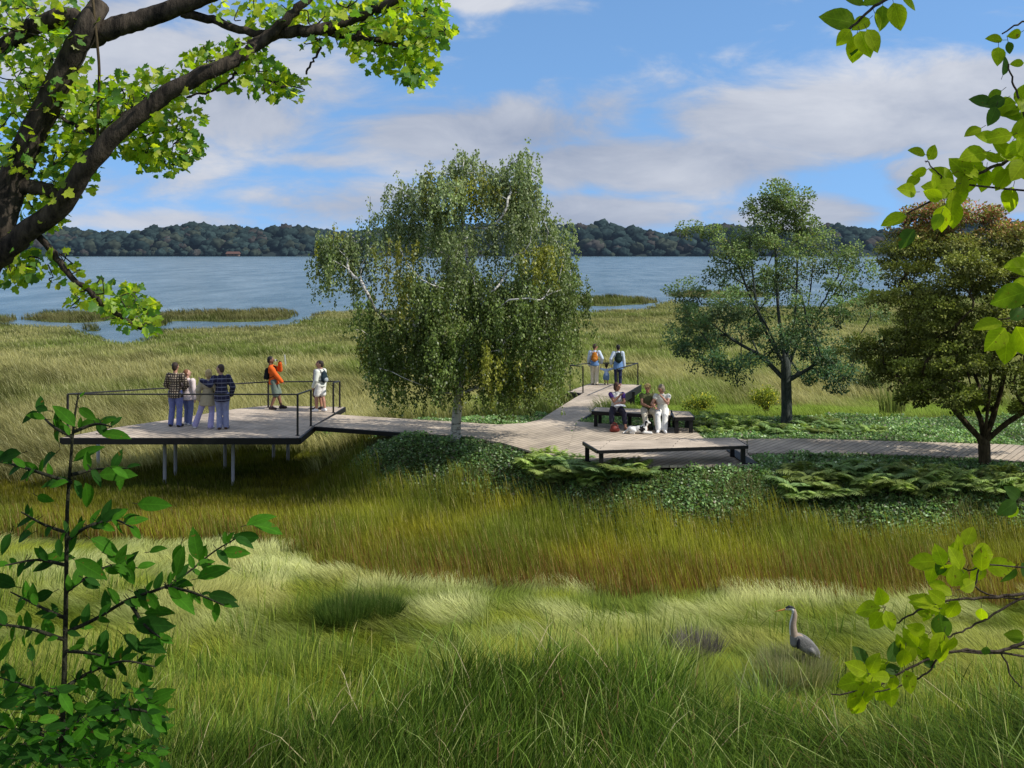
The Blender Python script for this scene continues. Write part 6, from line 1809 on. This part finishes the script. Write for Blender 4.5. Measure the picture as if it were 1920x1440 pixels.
def sapling():
    Y = 3.5; rg = np.random.default_rng(71); k_ = Y / FPX
    base = on_y(112, 1460, Y); base.z = gz(base.x, base.y) - 0.05
    t = thing('sapling', 'slender dark green sapling with broad leaves at the lower left', 'tree', base)
    tb = Tubes()
    main = spline([base, on_y(115, 1440, Y), on_y(121, 1250, Y), on_y(124, 1100, Y), on_y(126, 960, Y), on_y(133, 860, Y), on_y(139, 790, Y), on_y(147, 738, Y)], 6)
    tb.add(main, taper(len(main), 6 * k_, 1.6 * k_), 8)
    br = [[(126, 1185), (180, 1160), (240, 1125), (310, 1100), (350, 1075), (400, 1035), (445, 1008)], [(122, 1200), (60, 1180), (-10, 1170), (-60, 1175)], [(125, 1160), (80, 1140), (20, 1110)], [(130, 1010), (170, 985), (215, 975), (250, 990)], [(128, 1000), (85, 985), (40, 960)],
          [(133, 905), (80, 888), (20, 870), (-40, 860)], [(134, 890), (180, 880), (240, 878)], [(138, 810), (180, 795), (210, 800)], [(137, 820), (100, 800), (70, 770)], [(124, 1110), (160, 1085), (210, 1060), (260, 1065)], [(120, 1290), (170, 1260), (230, 1240), (290, 1250)], [(118, 1310), (60, 1290), (0, 1270)],
          [(117, 1370), (180, 1340), (250, 1330), (310, 1345)], [(116, 1390), (50, 1370), (-20, 1360)], [(114, 1430), (170, 1420), (230, 1425)], [(310, 1100), (360, 1110), (420, 1135)], [(240, 1125), (270, 1170), (300, 1195)], [(125, 1220), (170, 1225), (215, 1235)], [(124, 1060), (70, 1050), (10, 1060)]]
    for b_ in br:
        Q = px_line(b_, Y, 5, dys=[rg.normal() * 0.08 * i for i in range(len(b_))]); tb.add(Q, taper(len(Q), 4 * k_, 1.3 * k_), 5)
    lst = [[], [], [], [], []]

    def lf(x, y, ang, s_, tone=None, yy=None):
        a = math.radians(ang)
        lst[0].append(np.array(on_y(x, y, (yy or Y) + rg.normal() * 0.10))); lst[1].append((math.cos(a), rg.normal() * 0.3, math.sin(a))); lst[2].append((rg.normal() * 0.45, -0.75, 0.75 + rg.normal() * 0.3)); lst[3].append(s_ * k_ * 0.82)
        c = np.array((0.048, 0.15, 0.010)) if (tone if tone is not None else rg.random()) > 0.45 else np.array((0.022, 0.075, 0.010))
        lst[4].append(c * rg.uniform(0.75, 1.25))
    # leaves that can be told apart
    for a in [(148, 765, 330, 48, 1), (90, 770, 165, 40, 0), (150, 745, 60, 16, 1), (140, 800, 130, 70, 1), (110, 830, 100, 62, 1), (148, 800, 20, 66, 1), (190, 815, 5, 70, 1), (40, 850, 190, 70, 0), (105, 850, 215, 80, 0), (138, 865, 35, 74, 1), (160, 905, 275, 66, 1), (140, 900, 300, 46, 0), (185, 890, 5, 82, 1), (70, 930, 350, 44, 1), (130, 900, 180, 60, 0),
              (258, 945, 3, 78, 1), (230, 970, 0, 48, 1), (372, 1050, 100, 72, 1), (330, 1080, 80, 66, 1), (340, 1020, 250, 56, 1), (462, 985, 25, 66, 1), (475, 985, 345, 76, 1), (438, 1002, 330, 84, 0), (415, 1035, 0, 66, 1), (370, 1085, 20, 78, 1), (280, 1035, 25, 44, 1), (250, 1050, 250, 48, 1), (145, 1000, 235, 66, 0), (60, 1000, 200, 60, 0), (20, 1000, 250, 50, 0), (170, 1010, 330, 80, 1), (200, 1040, 350, 74, 1), (140, 1050, 330, 80, 1), (80, 1050, 10, 70, 1), (110, 1010, 280, 40, 0),
              (30, 1100, 150, 80, 0), (100, 1110, 200, 60, 0), (250, 1110, 350, 60, 0), (320, 1110, 340, 78, 1), (390, 1115, 350, 66, 0), (410, 1130, 355, 48, 0), (270, 1150, 10, 70, 1), (250, 1170, 0, 90, 0), (290, 1190, 340, 44, 1), (200, 1180, 260, 60, 0), (160, 1195, 230, 46, 1), (230, 1190, 320, 66, 0), (260, 1205, 0, 76, 0), (45, 1190, 270, 30, 1), (0, 1240, 70, 50, 1), (250, 1300, 10, 60, 1), (270, 1330, 30, 66, 1), (60, 1240, 100, 40, 0)]:
        lf(*a)
    for b_ in br:
        P = spline([Vector((x, y, 0)) for x, y in b_], 8); n = int(len(P) * 0.34)
        low = b_[0][1] > 1000
        for i in range(int(n * (2.3 if low else 1.4)) + (4 if b_[0][1] > 1250 else 0)):
            u = rg.random() * (len(P) - 1); j = int(min(u, len(P) - 2)); q = P[j].lerp(P[j + 1], u - j); d = P[j + 1] - P[j]
            lf(q.x, q.y, math.degrees(math.atan2(-d.y, d.x)) + rg.choice((-1, 1)) * rg.uniform(20, 75), rg.uniform(26, 52))
    for i in range(260):                                   # denser low growth
        lf(rg.uniform(-40, 300), rg.uniform(1290, 1440), rg.uniform(-60, 60) + (180 if rg.random() < 0.4 else 0), rg.uniform(26, 52), rg.random() * 0.7, Y + rg.uniform(-0.3, 0.3))
    for p_, a_ in zip(lst[0], lst[1]):
        a_ = unit(np.array(a_)); tb.add([p_ - a_ * 0.02 + np.array((0, 0, 0.004)), p_], 0.0013, 3)
    tb.build('trunk', bark('sapling_bark', (0.012, 0.014, 0.008), (0.05, 0.05, 0.03), 40, 0.6), t, t.location)
    V, F, C = scatter(SAPLEAF, np.array(lst[0]), np.array(lst[1]), np.array(lst[2]), np.array(lst[3]), np.array(lst[4]))
    np_mesh('crown', V, F, foliage('sapling_leaf', 0.45, 1.0, 0.05, 0.6, (1.2, 1.5, 0.4), veins=True), t, tint=C, offset=t.location, smooth=True, blade=leaf_uv(SAPLEAF, len(lst[0])))


sapling()

# ================================================================== SKY, SUN, RENDER
SUN_EL = math.radians(42); SUN_AZ = math.radians(106)         # clockwise from +Y (ahead) toward +X (right)
S = Vector((math.sin(SUN_AZ) * math.cos(SUN_EL), math.cos(SUN_AZ) * math.cos(SUN_EL), math.sin(SUN_EL)))
sd = bpy.data.lights.new('sun', 'SUN'); sd.energy = 5.0; sd.angle = math.radians(0.55); sd.color = (1.0, 0.95, 0.87)
so = bpy.data.objects.new('sun', sd); COL.objects.link(so); so.rotation_euler = S.to_track_quat('Z', 'Y').to_euler(); so.location = (20, 20, 30)

w = bpy.data.worlds.new('World'); SC.world = w; w.use_nodes = True
nt = w.node_tree; L = nt.links.new
for n_ in list(nt.nodes): nt.nodes.remove(n_)
out = N(nt, 'ShaderNodeOutputWorld'); bg = N(nt, 'ShaderNodeBackground'); bg.inputs['Strength'].default_value = 0.15
sky = N(nt, 'ShaderNodeTexSky'); sky.sky_type = 'NISHITA'; sky.sun_disc = False; sky.sun_elevation = SUN_EL; sky.sun_rotation = SUN_AZ
sky.air_density = 1.0; sky.dust_density = 0.3; sky.ozone_density = 3.0
tc = N(nt, 'ShaderNodeTexCoord'); sp = N(nt, 'ShaderNodeSeparateXYZ'); L(tc.outputs['Generated'], sp.inputs[0])
lift = N(nt, 'ShaderNodeMapping'); lift.inputs['Scale'].default_value = (1, 1, 0.75); lift.inputs['Location'].default_value = (0, 0, 0.25)   # less horizon haze
L(tc.outputs['Generated'], lift.inputs['Vector']); L(lift.outputs[0], sky.inputs['Vector'])


def math_n(op, a, b=None, clamp=False):
    n_ = N(nt, 'ShaderNodeMath', operation=op); n_.use_clamp = clamp
    for i, v in enumerate((a, b)):
        if v is None: continue
        if isinstance(v, (int, float)): n_.inputs[i].default_value = v
        else: L(v, n_.inputs[i])
    return n_.outputs[0]


# clouds: banks placed by bearing and height (tangents of the view direction), broken up by noise
ay = math_n('MAXIMUM', math_n('ABSOLUTE', sp.outputs['Y']), 0.05)
u_ = math_n('DIVIDE', sp.outputs['X'], ay); v_ = math_n('DIVIDE', sp.outputs['Z'], ay)
cmb = N(nt, 'ShaderNodeCombineXYZ'); L(u_, cmb.inputs[0]); L(math_n('MULTIPLY', v_, 2.6), cmb.inputs[1])
L(math_n('MULTIPLY', sp.outputs['Y'], 0.6), cmb.inputs[2])
nz = N(nt, 'ShaderNodeTexNoise', ins={'Scale': 8.0, 'Detail': 9.0, 'Roughness': 0.60, 'Distortion': 0.35}); L(cmb.outputs[0], nz.inputs['Vector'])
nz2 = N(nt, 'ShaderNodeTexNoise', ins={'Scale': 2.6, 'Detail': 4.0, 'Roughness': 0.5}); L(cmb.outputs[0], nz2.inputs['Vector'])
CL = [(330, 170, 330, 120, 0.95), (110, 60, 200, 160, 0.9), (480, 230, 200, 60, 0.6), (900, 245, 300, 75, 0.95), (1120, 205, 130, 50, 0.55), (1100, 300, 330, 60, 0.8), (1650, 225, 420, 85, 1.0), (1880, 160, 200, 60, 0.9), (1330, 310, 300, 70, 0.85), (1800, 340, 230, 80, 0.85),
      (640, 385, 260, 48, 0.75), (1100, 405, 260, 45, 0.85), (1500, 400, 220, 50, 0.8), (250, 340, 220, 40, 0.45), (590, 300, 110, 26, 0.45), (350, 415, 300, 26, 0.5), (880, 5, 90, 18, 0.5), (1850, 440, 300, 60, 0.6), (-300, 250, 250, 200, 0.7), (2300, 250, 260, 200, 0.8)]
tot = None
for x, y, ax_, ay_, a in CL:
    du = math_n('MULTIPLY', math_n('SUBTRACT', u_, (x - 960) / FPX), FPX / ax_); dv = math_n('MULTIPLY', math_n('SUBTRACT', v_, (HZ - y) / FPX), FPX / ay_)
    e = math_n('POWER', 2.718, math_n('MULTIPLY', math_n('ADD', math_n('MULTIPLY', du, du), math_n('MULTIPLY', dv, dv)), -1.0))
    e = math_n('MULTIPLY', e, a); tot = e if tot is None else math_n('MAXIMUM', tot, e)
# behind and far aside: scattered clouds from noise alone
front = N(nt, 'ShaderNodeMapRange', ins={'From Min': 0.3, 'From Max': 0.7, 'To Min': 0.0, 'To Max': 1.0}); L(sp.outputs['Y'], front.inputs['Value'])
el_hi = N(nt, 'ShaderNodeMapRange', ins={'From Min': 0.25, 'From Max': 0.45, 'To Min': 1.0, 'To Max': 0.0}); L(sp.outputs['Z'], el_hi.inputs['Value'])
fm = math_n('MULTIPLY', front.outputs[0], el_hi.outputs[0])
totm = math_n('ADD', math_n('MULTIPLY', tot, fm), math_n('MULTIPLY', math_n('SUBTRACT', 1.0, fm), 0.45))
den = math_n('ADD', totm, math_n('MULTIPLY', math_n('ADD', math_n('SUBTRACT', nz.outputs['Fac'], 0.5), math_n('MULTIPLY', math_n('SUBTRACT', nz2.outputs['Fac'], 0.5), 0.35)), 1.65))
mask = N(nt, 'ShaderNodeMapRange', interpolation_type='SMOOTHSTEP', ins={'From Min': 0.10, 'From Max': 0.62, 'To Min': 0.0, 'To Max': 0.95}); L(den, mask.inputs['Value'])
shade = math_n('ADD', math_n('MULTIPLY', nz2.outputs['Fac'], 0.7), math_n('MULTIPLY', nz.outputs['Fac'], 0.5))
cr = N(nt, 'ShaderNodeValToRGB'); cr.color_ramp.elements[0].position = 0.42; cr.color_ramp.elements[1].position = 0.76
cr.color_ramp.elements[0].color = (0.33, 0.385, 0.51, 1); cr.color_ramp.elements[1].color = (0.70, 0.725, 0.79, 1); L(shade, cr.inputs[0])
cs = N(nt, 'ShaderNodeVectorMath', operation='SCALE'); cs.inputs['Scale'].default_value = 6.6; L(cr.outputs[0], cs.inputs[0])
tint = N(nt, 'ShaderNodeVectorMath', operation='MULTIPLY'); tint.inputs[1].default_value = (1.08, 1.28, 1.36); L(sky.outputs[0], tint.inputs[0])
mx = N(nt, 'ShaderNodeMix', data_type='RGBA'); L(mask.outputs[0], mx.inputs['Factor']); L(tint.outputs[0], mx.inputs['A']); L(cs.outputs[0], mx.inputs['B'])
L(mx.outputs['Result'], bg.inputs['Color']); L(bg.outputs[0], out.inputs[0])

SC.view_settings.view_transform = 'Standard'; SC.view_settings.look = 'None'; SC.view_settings.exposure = 0; SC.view_settings.gamma = 1
SC.render.resolution_x, SC.render.resolution_y = 1024, 768
SC.render.engine = 'CYCLES'
cy = SC.cycles
cy.max_bounces = 6; cy.diffuse_bounces = 3; cy.glossy_bounces = 2; cy.transmission_bounces = 4; cy.transparent_max_bounces = 4
cy.use_denoising = True
cy.sample_clamp_indirect = 4.0
